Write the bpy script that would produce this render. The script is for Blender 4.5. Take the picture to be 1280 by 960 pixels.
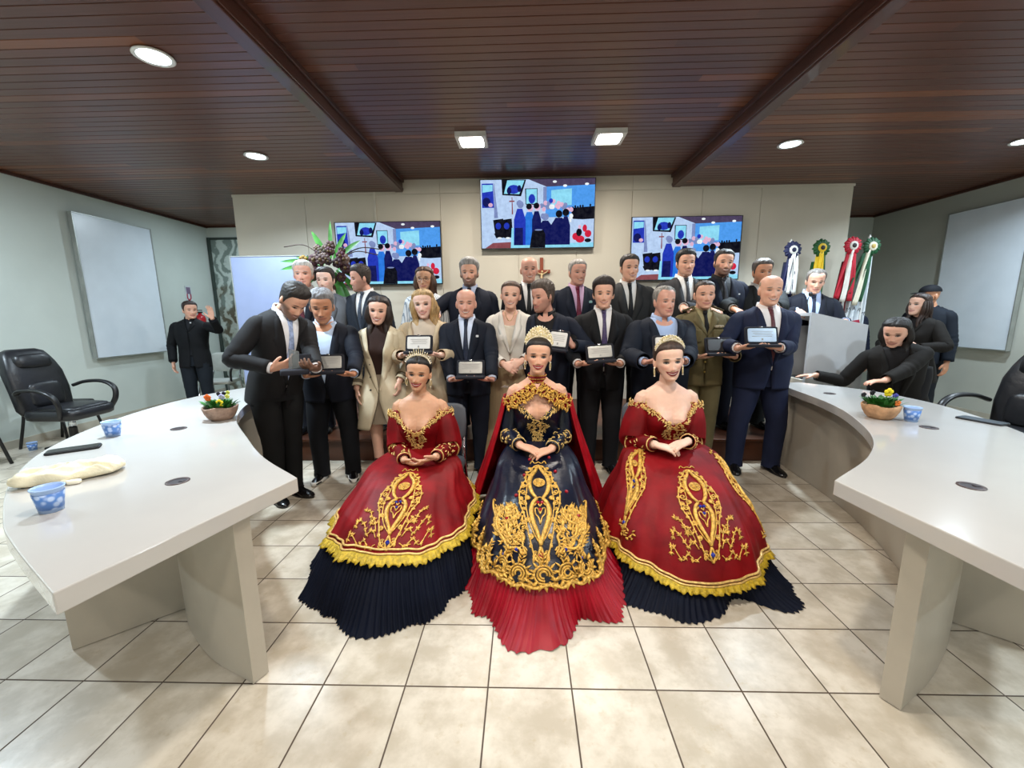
import bpy, bmesh, math, random
import numpy as np
from mathutils import Matrix, Vector

for _o in list(bpy.data.objects):
    bpy.data.objects.remove(_o)
SC = bpy.context.scene
COL = SC.collection
PI = math.pi
random.seed(7)
RNG = np.random.default_rng(7)

# ------------------------------------------------------------------ camera
F_PX, YAW, PITCH, ROLL, CAM_H = 513.94, math.radians(-1.667), math.radians(9.712), math.radians(-0.561), 1.42
_f = Vector((math.sin(YAW) * math.cos(PITCH), math.cos(YAW) * math.cos(PITCH), -math.sin(PITCH)))
_r = Vector((math.cos(YAW), -math.sin(YAW), 0))
_u = _r.cross(_f)
_r2 = _r * math.cos(ROLL) + _u * math.sin(ROLL)
_u2 = -_r * math.sin(ROLL) + _u * math.cos(ROLL)
cam = bpy.data.cameras.new('camera')
cam.sensor_width = 36.0
cam.lens = F_PX / 1280 * 36.0
cam.clip_start = 0.05
camo = bpy.data.objects.new('camera', cam)
COL.objects.link(camo)
camo.matrix_world = Matrix(((_r2.x, _u2.x, -_f.x, 0), (_r2.y, _u2.y, -_f.y, 0), (_r2.z, _u2.z, -_f.z, CAM_H), (0, 0, 0, 1)))
SC.camera = camo
# ------------------------------------------------------------------ light levels, exposure
SC.view_settings.view_transform = 'Standard'
SC.view_settings.look = 'None'
SC.view_settings.gamma = 1.0
SC.view_settings.use_curve_mapping = False
SC.view_settings.exposure = -0.22
WARM = (1.0, 0.93, 0.83)
COOL = (0.74, 0.89, 1.0)
E_WARM_FRONT = 36.0     # square lamps seen in the photo
E_WARM_NEAR = 43.0      # the same lamps over and behind the viewer
E_COOL = 56.0
world = bpy.data.worlds.new('world')
SC.world = world
world.use_nodes = True
world.node_tree.nodes['Background'].inputs[0].default_value = (0.75, 0.85, 1.0, 1)
world.node_tree.nodes['Background'].inputs[1].default_value = 0.05
SC.cycles.use_denoising = True
SC.cycles.max_bounces = 8

# ------------------------------------------------------------------ materials
def srgb(h):
    h = h.lstrip('#')
    c = [int(h[i:i + 2], 16) / 255 for i in (0, 2, 4)]
    return tuple(x / 12.92 if x <= 0.04045 else ((x + 0.055) / 1.055) ** 2.4 for x in c)

class NT:
    """small helper round a node tree"""
    def __init__(s, m):
        s.t = m.node_tree
    def n(s, typ, **kw):
        x = s.t.nodes.new(typ)
        for k, v in kw.items():
            setattr(x, k, v)
        return x
    def put(s, sock, v):
        if v is None:
            return
        if isinstance(v, (int, float)):
            sock.default_value = v
        elif isinstance(v, tuple):
            sock.default_value = v if len(v) != 3 or sock.type != 'RGBA' else v + (1,)
        else:
            s.t.links.new(v, sock)
    def math(s, op, a, b=None, c=None, clamp=False):
        x = s.n('ShaderNodeMath', operation=op, use_clamp=clamp)
        for i, v in enumerate((a, b, c)):
            s.put(x.inputs[i], v)
        return x.outputs[0]
    def vmath(s, op, a, b=None):
        x = s.n('ShaderNodeVectorMath', operation=op)
        s.put(x.inputs[0], a)
        s.put(x.inputs[1], b)
        return x.outputs['Value'] if op in ('LENGTH', 'DOT_PRODUCT') else x.outputs[0]
    def mix(s, fac, a, b):
        x = s.n('ShaderNodeMix', data_type='RGBA')
        s.put(x.inputs[0], fac)
        s.put(x.inputs[6], a)
        s.put(x.inputs[7], b)
        return x.outputs[2]
    def ramp(s, v, lo, hi, a=0.0, b=1.0):
        x = s.n('ShaderNodeMapRange', interpolation_type='SMOOTHSTEP')
        for i, q in enumerate((v, lo, hi, a, b)):
            s.put(x.inputs[i], q)
        return x.outputs[0]
    def noise(s, vec, scale, detail=3, rough=0.5):
        x = s.n('ShaderNodeTexNoise')
        s.put(x.inputs['Vector'], vec)
        x.inputs['Scale'].default_value = scale
        x.inputs['Detail'].default_value = detail
        x.inputs['Roughness'].default_value = rough
        return x.outputs[0]
    def coord(s, kind='Object'):
        return s.n('ShaderNodeTexCoord').outputs[kind]
    def scale(s, vec, sc, loc=(0, 0, 0)):
        x = s.n('ShaderNodeMapping')
        s.put(x.inputs[0], vec)
        x.inputs['Scale'].default_value = sc
        x.inputs['Location'].default_value = loc
        return x.outputs[0]
    def sep(s, vec):
        x = s.n('ShaderNodeSeparateXYZ')
        s.put(x.inputs[0], vec)
        return x.outputs
    def bump(s, h, strength=0.3, dist=0.01):
        x = s.n('ShaderNodeBump')
        x.inputs['Strength'].default_value = strength
        x.inputs['Distance'].default_value = dist
        s.put(x.inputs['Height'], h)
        return x.outputs[0]

def base_mat(name, rough=0.6, metal=0.0, spec=0.5):
    m = bpy.data.materials.new(name)
    m.use_nodes = True
    b = m.node_tree.nodes['Principled BSDF']
    b.inputs['Roughness'].default_value = rough
    b.inputs['Metallic'].default_value = metal
    b.inputs['Specular IOR Level'].default_value = spec
    return m, NT(m), b

_MC = {}
def pm(name, col, rough=0.6, metal=0.0, vary=0.12, vs=6.0, bump=0.0, bs=40.0, sheen=0.0, sheen_tint=None, coat=0.0, spec=0.5, stretch=(1, 1, 1)):
    """procedural material: colour with a noise variation and an optional noise bump"""
    if isinstance(col, str):
        col = srgb(col)
    key = (name, tuple(col), rough)
    if key in _MC:
        return _MC[key]
    m, t, b = base_mat(name, rough, metal, spec)
    co = t.coord()
    if stretch != (1, 1, 1):
        co = t.scale(co, stretch)
    f = t.noise(co, vs, 4)
    d = tuple(max(0, c * (1 - vary)) for c in col)
    l = tuple(min(1, c * (1 + vary)) for c in col)
    t.put(b.inputs['Base Color'], t.mix(t.ramp(f, 0.3, 0.7), d, l))
    if bump:
        t.put(b.inputs['Normal'], t.bump(t.noise(co, bs, 3), bump, 0.01))
    if sheen:
        b.inputs['Sheen Weight'].default_value = sheen
        b.inputs['Sheen Roughness'].default_value = 0.35
        b.inputs['Sheen Tint'].default_value = tuple(sheen_tint or col) + (1,)
    b.inputs['Coat Weight'].default_value = coat
    _MC[key] = m
    return m

def emis(name, col, strength):
    if isinstance(col, str):
        col = srgb(col)
    key = (name, tuple(col), strength)
    if key in _MC:
        return _MC[key]
    m = bpy.data.materials.new(name)
    m.use_nodes = True
    t = m.node_tree
    t.nodes.clear()
    o = t.nodes.new('ShaderNodeOutputMaterial')
    e = t.nodes.new('ShaderNodeEmission')
    e.inputs[0].default_value = tuple(col) + (1,)
    e.inputs[1].default_value = strength
    t.links.new(e.outputs[0], o.inputs[0])
    _MC[key] = m
    return m

# ------------------------------------------------------------------ mesh building
class MB:
    def __init__(s):
        s.V = []
        s.F = []
        s.M = []
        s.n = 0
    def add(s, V, F, m=0):
        V = np.asarray(V, float).reshape(-1, 3)
        s.V.append(V)
        n = s.n
        s.F += [tuple(i + n for i in f) for f in F]
        s.M += [m] * len(F)
        s.n += len(V)
        return s
    def grid(s, P, cu=False, cv=False, caps=(False, False), m=0, keep=None):
        """P (nu,nv,3): rows u, columns v; cv closes the columns (a ring)"""
        P = np.asarray(P, float)
        nu, nv = P.shape[:2]
        F = []
        for i in range(nu if cu else nu - 1):
            for j in range(nv if cv else nv - 1):
                a, b = i * nv + j, i * nv + (j + 1) % nv
                c, d = ((i + 1) % nu) * nv + (j + 1) % nv, ((i + 1) % nu) * nv + j
                if keep is None or keep[a] or keep[b] or keep[c] or keep[d]:
                    F.append((a, b, c, d))
        V = P.reshape(-1, 3)
        if caps[0]:
            F.append(tuple(range(nv))[::-1])
        if caps[1]:
            F.append(tuple(range((nu - 1) * nv, nu * nv)))
        return s.add(V, F, m)
    def box(s, lo, hi, m=0, M=None):
        x0, y0, z0 = lo
        x1, y1, z1 = hi
        V = np.array([(x0, y0, z0), (x1, y0, z0), (x1, y1, z0), (x0, y1, z0), (x0, y0, z1), (x1, y0, z1), (x1, y1, z1), (x0, y1, z1)], float)
        if M is not None:
            V = tf(V, M)
        return s.add(V, [(3, 2, 1, 0), (4, 5, 6, 7), (0, 1, 5, 4), (1, 2, 6, 5), (2, 3, 7, 6), (3, 0, 4, 7)], m)
    def rbox(s, c, h, e=5.0, m=0, M=None, n=16, k=9):
        """rounded box (superellipsoid) centred on c with half sizes h"""
        P = np.zeros((k, n, 3))
        for i in range(k):
            ph = -PI / 2 + PI * i / (k - 1)
            cp, sp = math.cos(ph), math.sin(ph)
            r = abs(cp) ** (2 / e)
            for j in range(n):
                th = 2 * PI * (j + .5) / n
                ct, st = math.cos(th), math.sin(th)
                P[i, j] = (r * math.copysign(abs(ct) ** (2 / e), ct), r * math.copysign(abs(st) ** (2 / e), st), math.copysign(abs(sp) ** (2 / e), sp))
        P = P * np.asarray(h) + np.asarray(c)
        if M is not None:
            P = tf(P, M)
        return s.grid(P, cv=True, m=m)
    def ball(s, c, r, m=0, M=None, n=12, k=8):
        return s.rbox(c, (r, r, r) if isinstance(r, (int, float)) else r, 2.0, m, M, n, k)
    def tube(s, pts, rad, n=10, m=0, caps=(True, True), up=(0, 0, 1), closed=False):
        P = np.asarray(pts, float)
        k = len(P)
        R = np.asarray(rad, float)
        if R.ndim == 0:
            R = np.full((k, 2), float(R))
        elif R.ndim == 1:
            R = np.stack([R, R], 1)
        T = np.gradient(P, axis=0) if not closed else np.roll(P, -1, 0) - np.roll(P, 1, 0)
        T /= np.linalg.norm(T, axis=1)[:, None] + 1e-12
        a = np.asarray(up, float)
        if abs(a @ T[0]) > .95:
            a = np.array((1., 0, 0)) if abs(T[0][0]) < .9 else np.array((0, 1., 0))
        G = np.zeros((k, n, 3))
        th = np.arange(n) * 2 * PI / n
        for i in range(k):
            a = a - (a @ T[i]) * T[i]
            a /= np.linalg.norm(a) + 1e-12
            b = np.cross(T[i], a)
            G[i] = P[i] + np.outer(np.cos(th) * R[i, 0], b) + np.outer(np.sin(th) * R[i, 1], a)
        return s.grid(G, cu=closed, cv=True, caps=(False, False) if closed else caps, m=m)
    def lathe(s, prof, n=24, c=(0, 0, 0), m=0, caps=(False, False), M=None):
        th = np.arange(n) * 2 * PI / n
        P = np.array([[(r * math.cos(a) + c[0], r * math.sin(a) + c[1], z + c[2]) for a in th] for r, z in prof])
        if M is not None:
            P = tf(P, M)
        return s.grid(P, cv=True, caps=caps, m=m)
    def prism(s, poly, z0, z1, m=0):
        n = len(poly)
        V = [(x, y, z0) for x, y in poly] + [(x, y, z1) for x, y in poly]
        F = [tuple(range(n))[::-1], tuple(range(n, 2 * n))] + [(i, (i + 1) % n, n + (i + 1) % n, n + i) for i in range(n)]
        return s.add(V, F, m)
    def strip(s, path, thick, z0, z1, m=0):
        """upright plate of a given thickness along a floor path"""
        P = np.asarray(path, float)
        T = np.gradient(P, axis=0)
        T /= np.linalg.norm(T, axis=1)[:, None]
        N = np.stack([-T[:, 1], T[:, 0]], 1) * thick / 2
        return s.prism([tuple(q) for q in P + N] + [tuple(q) for q in (P - N)[::-1]], z0, z1, m)
    def build(s, name, mats, parent=None, tfm=None, smooth=True, solid=0.0, offset=1.0, bevel=0.0, sub=0, recalc=True):
        V = np.concatenate(s.V) if s.V else np.zeros((0, 3))
        if tfm is not None:
            V = tf(V, tfm)
        me = bpy.data.meshes.new(name)
        me.from_pydata(V.tolist(), [], s.F)
        for q in (mats if isinstance(mats, (list, tuple)) else [mats]):
            me.materials.append(q)
        if len(s.M):
            me.polygons.foreach_set('material_index', s.M)
        if recalc:
            bm = bmesh.new()
            bm.from_mesh(me)
            bmesh.ops.recalc_face_normals(bm, faces=bm.faces)
            bm.to_mesh(me)
            bm.free()
        me.polygons.foreach_set('use_smooth', [smooth] * len(me.polygons))
        me.update()
        o = bpy.data.objects.new(name, me)
        COL.objects.link(o)
        if parent is not None:
            o.parent = parent
        if solid:
            q = o.modifiers.new('thickness', 'SOLIDIFY')
            q.thickness = solid
            q.offset = offset
        if bevel:
            q = o.modifiers.new('bevel', 'BEVEL')
            q.width = bevel
            q.segments = 2
            q.limit_method = 'ANGLE'
            if not smooth:
                pass
        if sub:
            q = o.modifiers.new('sub', 'SUBSURF')
            q.levels = q.render_levels = sub
        return o

def tf(V, M):
    A = np.array(M)
    V = np.asarray(V, float)
    return V @ A[:3, :3].T + A[:3, 3]

def thing(name, label, cat, loc=(0, 0, 0), rz=0.0, group=None):
    o = bpy.data.objects.new(name, None)
    o.empty_display_size = 0.1
    COL.objects.link(o)
    o.location = loc
    o.rotation_euler = (0, 0, rz)
    return tag(o, label, cat, group)

def tag(o, label, cat, group=None, kind=None):
    o['label'] = label
    o['category'] = cat
    if group:
        o['group'] = group
    if kind:
        o['kind'] = kind
    return o

def struct(o):
    o['kind'] = 'structure'
    return o

def crv(pts, n=24):
    """smooth curve through points (Catmull-Rom)"""
    P = np.asarray(pts, float)
    Q = np.vstack([2 * P[0] - P[1], P, 2 * P[-1] - P[-2]])
    out = []
    k = len(P) - 1
    for t in np.linspace(0, k - 1e-9, n):
        i = int(t)
        u = t - i
        a, b, c, d = Q[i], Q[i + 1], Q[i + 2], Q[i + 3]
        out.append(.5 * (2 * b + (c - a) * u + (2 * a - 5 * b + 4 * c - d) * u * u + (3 * b - a - 3 * c + d) * u ** 3))
    return np.array(out)

def ci(x, xs, ys):
    """smooth interpolation of ys over increasing xs"""
    xs = np.asarray(xs, float)
    ys = np.asarray(ys, float)
    x = np.clip(np.asarray(x, float), xs[0], xs[-1])
    h = np.diff(xs)
    dl = np.diff(ys) / h
    d = np.zeros(len(xs))
    d[1:-1] = np.where(dl[:-1] * dl[1:] > 0, 2 * dl[:-1] * dl[1:] / (dl[:-1] + dl[1:] + 1e-12), 0)
    d[0], d[-1] = dl[0], dl[-1]
    i = np.clip(np.searchsorted(xs, x, side='right') - 1, 0, len(h) - 1)
    t = (x - xs[i]) / h[i]
    return ((2 * t ** 3 - 3 * t ** 2 + 1) * ys[i] + (t ** 3 - 2 * t ** 2 + t) * h[i] * d[i]
            + (-2 * t ** 3 + 3 * t ** 2) * ys[i + 1] + (t ** 3 - t ** 2) * h[i] * d[i + 1])

def wob(P, f, s=0.0):
    """cheap smooth noise in -1..1"""
    x, y, z = P[..., 0], P[..., 1], P[..., 2]
    return (np.sin(f * x + 1.7 * np.sin(f * .61 * z + s) + s) + np.sin(f * .83 * z + 1.3 * np.sin(f * .7 * y + 2 * s) + 1.9 * s)
            + np.sin(f * 1.1 * y + 1.5 * np.sin(f * .57 * x + s) + .7 * s)) / 3

def Rx(a): return Matrix.Rotation(a, 4, 'X')
def Ry(a): return Matrix.Rotation(a, 4, 'Y')
def Rz(a): return Matrix.Rotation(a, 4, 'Z')
def Tr(*v): return Matrix.Translation(Vector(v if len(v) == 3 else v[0]))
def frame(o, x, z):
    x = Vector(x).normalized()
    z = Vector(z)
    z = (z - x * z.dot(x)).normalized()
    y = z.cross(x)
    return Matrix(((x.x, y.x, z.x, o[0]), (x.y, y.y, z.y, o[1]), (x.z, y.z, z.z, o[2]), (0, 0, 0, 1)))
R = math.radians
# ================================================================== ROOM
XL, XR, YB, YT, YF = -5.66, 5.99, 7.56, 5.71, -3.2
ZC, ZS = 3.157, 3.011
BL, BR = -1.575, 1.925     # inner faces of the two beams
TILE = 0.32153

def mat_floor():
    m, t, b = base_mat('floor_tiles', 0.28)
    co = t.coord('Object')
    x, y, z = t.sep(co)
    u = t.math('DIVIDE', t.math('ADD', x, 0.7868 + TILE * 40), TILE)
    v = t.math('DIVIDE', t.math('ADD', y, -1.3620 + TILE * 40), TILE)
    def edge(q):
        f = t.math('FRACT', q)
        return t.math('MINIMUM', f, t.math('SUBTRACT', 1.0, f))
    e = t.math('MINIMUM', edge(u), edge(v))
    mortar = t.ramp(e, 0.006, 0.0125, 1, 0)
    cell = t.n('ShaderNodeCombineXYZ')
    t.put(cell.inputs[0], t.math('FLOOR', u))
    t.put(cell.inputs[1], t.math('FLOOR', v))
    wn = t.n('ShaderNodeTexWhiteNoise')
    t.put(wn.inputs[0], cell.outputs[0])
    off = t.vmath('ADD', co, t.vmath('SCALE', wn.outputs[1], None))
    n1 = t.noise(off, 7, 6, 0.6)
    n2 = t.noise(off, 26, 5, 0.65)
    c = t.mix(t.ramp(n1, 0.35, 0.68), srgb('#b0a593'), srgb('#cec5b6'))
    c = t.mix(t.ramp(n2, 0.55, 0.75, 0, 0.45), c, srgb('#a89678'))
    c = t.mix(t.math('MULTIPLY', wn.outputs[0], 0.12), c, srgb('#b6a78e'))
    t.put(b.inputs['Base Color'], t.mix(mortar, c, srgb('#4a3c30')))
    t.put(b.inputs['Roughness'], t.math('ADD', t.math('MULTIPLY', mortar, 0.5), t.math('ADD', 0.24, t.math('MULTIPLY', n2, 0.12))))
    t.put(b.inputs['Normal'], t.bump(t.math('ADD', t.math('MULTIPLY', mortar, -1.0), t.math('MULTIPLY', n2, 0.12)), 0.35, 0.004))
    return m

def mat_wall(name, col, bump=0.25):
    m, t, b = base_mat(name, 0.75)
    co = t.coord()
    n = t.noise(co, 1.3, 4)
    n2 = t.noise(co, 60, 3)
    c = srgb(col)
    t.put(b.inputs['Base Color'], t.mix(t.ramp(n, 0.3, 0.7), tuple(q * 0.95 for q in c), tuple(min(1, q * 1.04) for q in c)))
    t.put(b.inputs['Normal'], t.bump(n2, bump, 0.003))
    return m

BOARD = 0.084
def mat_ceiling():
    m, t, b = base_mat('ceiling_boards', 0.34)
    co = t.coord()
    x, y, z = t.sep(co)
    v = t.math('DIVIDE', t.math('ADD', y, 40 * BOARD), BOARD)
    seg = t.math('FLOOR', t.math('ADD', t.math('DIVIDE', x, 2.9), t.math('MULTIPLY', t.math('FLOOR', v), 0.377)))
    cb = t.n('ShaderNodeCombineXYZ')
    t.put(cb.inputs[0], seg)
    t.put(cb.inputs[1], t.math('FLOOR', v))
    wn = t.n('ShaderNodeTexWhiteNoise')
    t.put(wn.inputs[0], cb.outputs[0])
    g = t.noise(t.vmath('ADD', t.scale(co, (1.2, 30, 1)), wn.outputs[1]), 2.2, 5, 0.6)
    c = t.mix(g, srgb('#4c2a20'), srgb('#6a4030'))
    c = t.mix(t.ramp(wn.outputs[0], 0.0, 0.8, 0.4, 0), c, srgb('#3c221b'))
    c = t.mix(t.ramp(wn.outputs[0], 0.88, 0.97, 0, 0.6), c, srgb('#85502f'))
    t.put(b.inputs['Base Color'], c)
    t.put(b.inputs['Normal'], t.bump(g, 0.12, 0.004))
    return m

M_FLOOR = mat_floor()
M_WALL = mat_wall('wall_paint_greenish', '#ccd4cd')
M_WALLR = mat_wall('wall_paint_right', '#bcbeb4')
M_TVWALL = mat_wall('wall_panel_cream', '#cfc8b8', 0.08)
M_CEIL = mat_ceiling()
M_DARKWOOD = pm('dark_stained_wood', '#4a2a20', 0.38, vary=0.25, vs=5, stretch=(1, 0.15, 1), bump=0.05, coat=0.2)
M_PLATFORM = pm('platform_wood', '#4c2b1b', 0.4, vary=0.25, vs=4, stretch=(0.3, 3, 3), bump=0.04)

struct(MB().box((XL - .15, YF - .15, -.12), (XR + .15, YB + .15, 0)).build('floor', M_FLOOR, smooth=False))
struct(MB().box((XL - .15, YF - .15, 0), (XL, YB + .15, 3.4)).build('wall_left', M_WALL, smooth=False))
struct(MB().box((XR, YF - .15, 0), (XR + .15, YB + .15, 3.4)).build('wall_right', M_WALLR, smooth=False))
struct(MB().box((XL, YB, 0), (XR, YB + .15, 3.4)).build('wall_back', M_WALL, smooth=False))
struct(MB().box((XL, YF - .15, 0), (XR, YF, 3.4)).build('wall_front', M_WALLR, smooth=False))

# ceilings: boards with a groove between, running across the room
def boards(x0, x1, y0, y1, z):
    mb = MB()
    k0 = math.floor(y0 / BOARD)
    prof = []
    y = k0 * BOARD
    while y < y1:
        a, b_ = max(y, y0), min(y + BOARD, y1)
        if b_ - a > .02:
            prof += [(a, z + .010), (a + .0035, z + .001), (a + .006, z), (b_ - .006, z), (b_ - .0035, z + .001), (b_, z + .010)]
        y += BOARD
    P = np.array([[(x0, a, q) for a, q in prof], [(x1, a, q) for a, q in prof]])
    mb.grid(P)
    mb.box((x0, y0, z + .03), (x1, y1, z + .09))
    return mb
struct(boards(BL, BR, YF, YT, ZC).build('ceiling', M_CEIL, smooth=False))
struct(boards(XL, BL - .09, YF, YB, ZS).build('ceiling_side_west', M_CEIL, smooth=False))
struct(boards(BR + .09, XR, YF, YB, ZS).build('ceiling_side_east', M_CEIL, smooth=False))
for n_, x0, x1, s in (('beam_west', BL - .10, BL, 1), ('beam_east', BR, BR + .10, -1)):
    mb = MB().box((x0, YF, ZS - .006), (x1, YT, ZC + .05))
    xi = x1 if s > 0 else x0
    mb.box((min(xi, xi + s * .022), YF, ZC - .035), (max(xi, xi + s * .022), YT, ZC + .02))
    mb.box((min(xi, xi + s * .010), YF, ZS + .012), (max(xi, xi + s * .010), YT, ZS + .045))
    struct(mb.build(n_, M_DARKWOOD, smooth=False, bevel=.004))
# crown strips
mb = MB().box((XL, YF, ZS - .035), (XL + .025, YB, ZS))
struct(mb.build('trim_1', M_DARKWOOD, smooth=False))
mb = MB().box((XR - .025, YF, ZS - .035), (XR, YB, ZS))
struct(mb.build('trim_2', M_DARKWOOD, smooth=False))
struct(MB().box((XL, YB - .02, ZS - .03), (-3.8, YB, ZS)).box((4.2, YB - .02, ZS - .03), (XR, YB, ZS)).build('trim_3', M_DARKWOOD, smooth=False))
# baseboards
M_BASE = pm('baseboard_tile', '#b9b3a4', 0.4)
struct(MB().box((XL, YF, 0), (XL + .015, YB, .09)).build('baseboard_left', M_BASE, smooth=False))
struct(MB().box((XR - .015, YF, 0), (XR, YB, .09)).build('baseboard_right', M_BASE, smooth=False))

# screen wall in panels with seams
xs = [-3.87, -2.90, -1.95, -1.088, -.06, .71, 1.42, 2.32, 3.07, 4.22]
mb = MB()
for a, b_ in zip(xs[:-1], xs[1:]):
    top = ZC + .05 if a > -1.2 and b_ < 1.9 else ZS
    for z0, z1 in ((0, 2.98), (2.985, 3.30)):
        mb.box((a + .003, YT, z0), (b_ - .003, YT + .10, z1))
mb.box((-3.87, YT + .012, 0), (4.22, YT + .14, 3.30))
struct(mb.build('wall_screen', M_TVWALL, smooth=False))
struct(MB().box((-1.969, YT - .016, 2.63), (-1.942, YT, ZS)).build('trim_4', pm('cable_trunking', '#d6d0c2', .5), smooth=False))
struct(MB().box((-3.87, YT - .012, ZS - .03), (BL - .1, YT, ZS)).box((BR + .1, YT - .012, ZS - .03), (4.23, YT, ZS)).build('trim_5', M_TVWALL, smooth=False))

# veined glass-like door at the far left behind the screen wall
def mat_marble():
    m, t, b = base_mat('veined_panel', 0.3)
    co = t.coord()
    w = t.n('ShaderNodeTexWave', wave_type='BANDS')
    w.inputs['Scale'].default_value = 1.6
    w.inputs['Distortion'].default_value = 14
    w.inputs['Detail'].default_value = 5
    w.inputs['Detail Scale'].default_value = 1.6
    t.put(w.inputs['Vector'], co)
    x, y, z = t.sep(co)
    lo = t.ramp(z, 1.92, 2.02, 1, 0)
    veins = t.ramp(w.outputs[1], 0.25, 0.8)
    c = t.mix(veins, srgb('#7c8a84'), srgb('#c0ccc6'))
    d = t.mix(veins, srgb('#5c5442'), srgb('#a8aea4'))
    t.put(b.inputs['Base Color'], t.mix(t.math('MULTIPLY', lo, t.ramp(t.noise(co, 4, 3), .35, .6)), c, d))
    t.put(b.inputs['Normal'], t.bump(w.outputs[1], 0.4, 0.01))
    return m
dr = bpy.data.objects.new('door_1', None)
COL.objects.link(dr)
struct(dr)
M_DFRAME = pm('door_frame_dark', '#39443f', 0.4)
struct(MB().box((-5.60, YB - .02, 0), (-3.6, YB - .002, 2.77)).build('door_panel', mat_marble(), dr, smooth=False))
struct(MB().box((-5.65, YB - .045, 0), (-5.60, YB, 2.81)).box((-5.65, YB - .03, 2.77), (-3.6, YB, 2.81)).build('door_frame', M_DFRAME, dr, smooth=False))

# stage platform
struct(MB().box((-3.3, 3.84, 0), (2.62, YT, .200)).box((-3.3, 3.815, .200), (2.62, YT, .225)).build('floor_platform', M_PLATFORM, smooth=False, bevel=.004))

# ------------------------------------------------------------------ lamps
M_LAMPW = emis('lamp_diffuser_warm', WARM, 14.0)
M_LAMPC = emis('lamp_diffuser_cool', COOL, 16.0)
M_RIM = pm('lamp_rim_white', '#d8d8d4', .4)
def area(name, loc, size, energy, col, parent, shape='SQUARE', spread=180):
    l = bpy.data.lights.new(name, 'AREA')
    l.shape = shape
    l.size = size
    l.energy = energy
    l.color = col
    l.spread = R(spread)
    o = bpy.data.objects.new(name, l)
    COL.objects.link(o)
    o.location = loc
    o.parent = parent
    return o
def square_lamp(x, y, e, label):
    t = thing('ceiling_lamp', label, 'ceiling light', (x, y, ZC), 0, 'square warm ceiling lamps')
    MB().box((-.15, -.15, -.045), (.15, -.13, 0)).box((-.15, .13, -.045), (.15, .15, 0)).box((-.15, -.13, -.045), (-.105, .13, 0)).box((.105, -.13, -.045), (.15, .13, 0)).build('frame', M_RIM, t, smooth=False)
    MB().rbox((0, 0, -.03), (.136, .136, .016), 8).build('diffuser', M_LAMPW, t)
    area('lamp_light', (0, 0, -.055), .2, e, WARM, t)
def round_lamp(x, y, e, label, spread=115):
    t = thing('downlight', label, 'ceiling light', (x, y, ZS), 0, 'round cool ceiling downlights')
    MB().lathe([(.085, 0), (.105, -.004), (.11, -.012), (.1, -.018), (.085, -.012)], 28).build('rim', M_RIM, t)
    MB().lathe([(.0, -.012), (.05, -.014), (.088, -.010)], 28).build('diffuser', M_LAMPC, t)
    area('lamp_light', (0, 0, -.03), .16, e, COOL, t, 'DISK', spread)
square_lamp(-.506, 4.451, E_WARM_FRONT, 'square glowing warm ceiling lamp left of centre, above the left screen')
square_lamp(.852, 4.448, E_WARM_FRONT, 'square glowing warm ceiling lamp right of centre, nearer the right beam')
round_lamp(-2.27, 2.777, E_COOL, 'round cool downlight nearest the viewer on the left ceiling, largest one')
round_lamp(-2.674, 4.380, E_COOL, 'small round cool downlight above the white panel on the left', 150)
round_lamp(2.576, 4.364, E_COOL, 'round cool downlight on the right ceiling beside the beam')
round_lamp(4.81, 4.41, E_COOL, 'round cool downlight at the right edge above the whiteboard', 150)
round_lamp(-4.10, 6.60, E_COOL * .8, 'unseen round cool downlight added in the recess behind the screen wall', 180)  # out of sight, added to brighten the far left corner
for x, y in ((-.506, 1.5), (.852, 1.5), (-.506, -1.4), (.852, -1.4)):
    square_lamp(x, y, E_WARM_NEAR, 'square warm ceiling lamp of the row over and behind the viewer')
for x, y, q in ((-4.6, 2.7, 2.0), (3.1, 1.15, 1.2), (4.9, 2.2, 1.3), (-2.8, -1.5, 1.2), (2.9, -1.5, 1.2)):  # out of view; the side ones added to brighten left wall and right side
    round_lamp(x, y, E_COOL * q, 'unseen round cool downlight added beside or behind the viewer', 180 if abs(x) > 3 else 130)

# ------------------------------------------------------------------ televisions
SCR = [('bg', '#b9d2f4'), ('ceil', '#4a3f5c'), ('rwall', '#4f9df0'), ('blue', '#2238b8'), ('navy', '#0d1458'), ('black', '#0a0b18'),
       ('pink', '#e3b6d2'), ('brown', '#8a4a52'), ('cyan', '#8fdcf6'), ('red', '#d02040'), ('azure', '#2a7ae0'), ('white', '#eef6ff'), ('grey', '#7f8fc0')]
def screen_mat(n_, c_):
    m = emis('screen_' + n_, c_, 1.15)
    t = NT(m)
    e = [q for q in m.node_tree.nodes if q.type == 'EMISSION'][0]
    c = srgb(c_)
    f = t.noise(t.coord(), 16, 5, .7)
    t.put(e.inputs[0], t.mix(t.ramp(f, .32, .68), tuple(q * .88 for q in c), tuple(min(1, q * 1.08 + .01) for q in c)))
    return m
SM = [screen_mat(n_, c_) for n_, c_ in SCR]
SI = {n_: i for i, (n_, _) in enumerate(SCR)}
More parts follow.
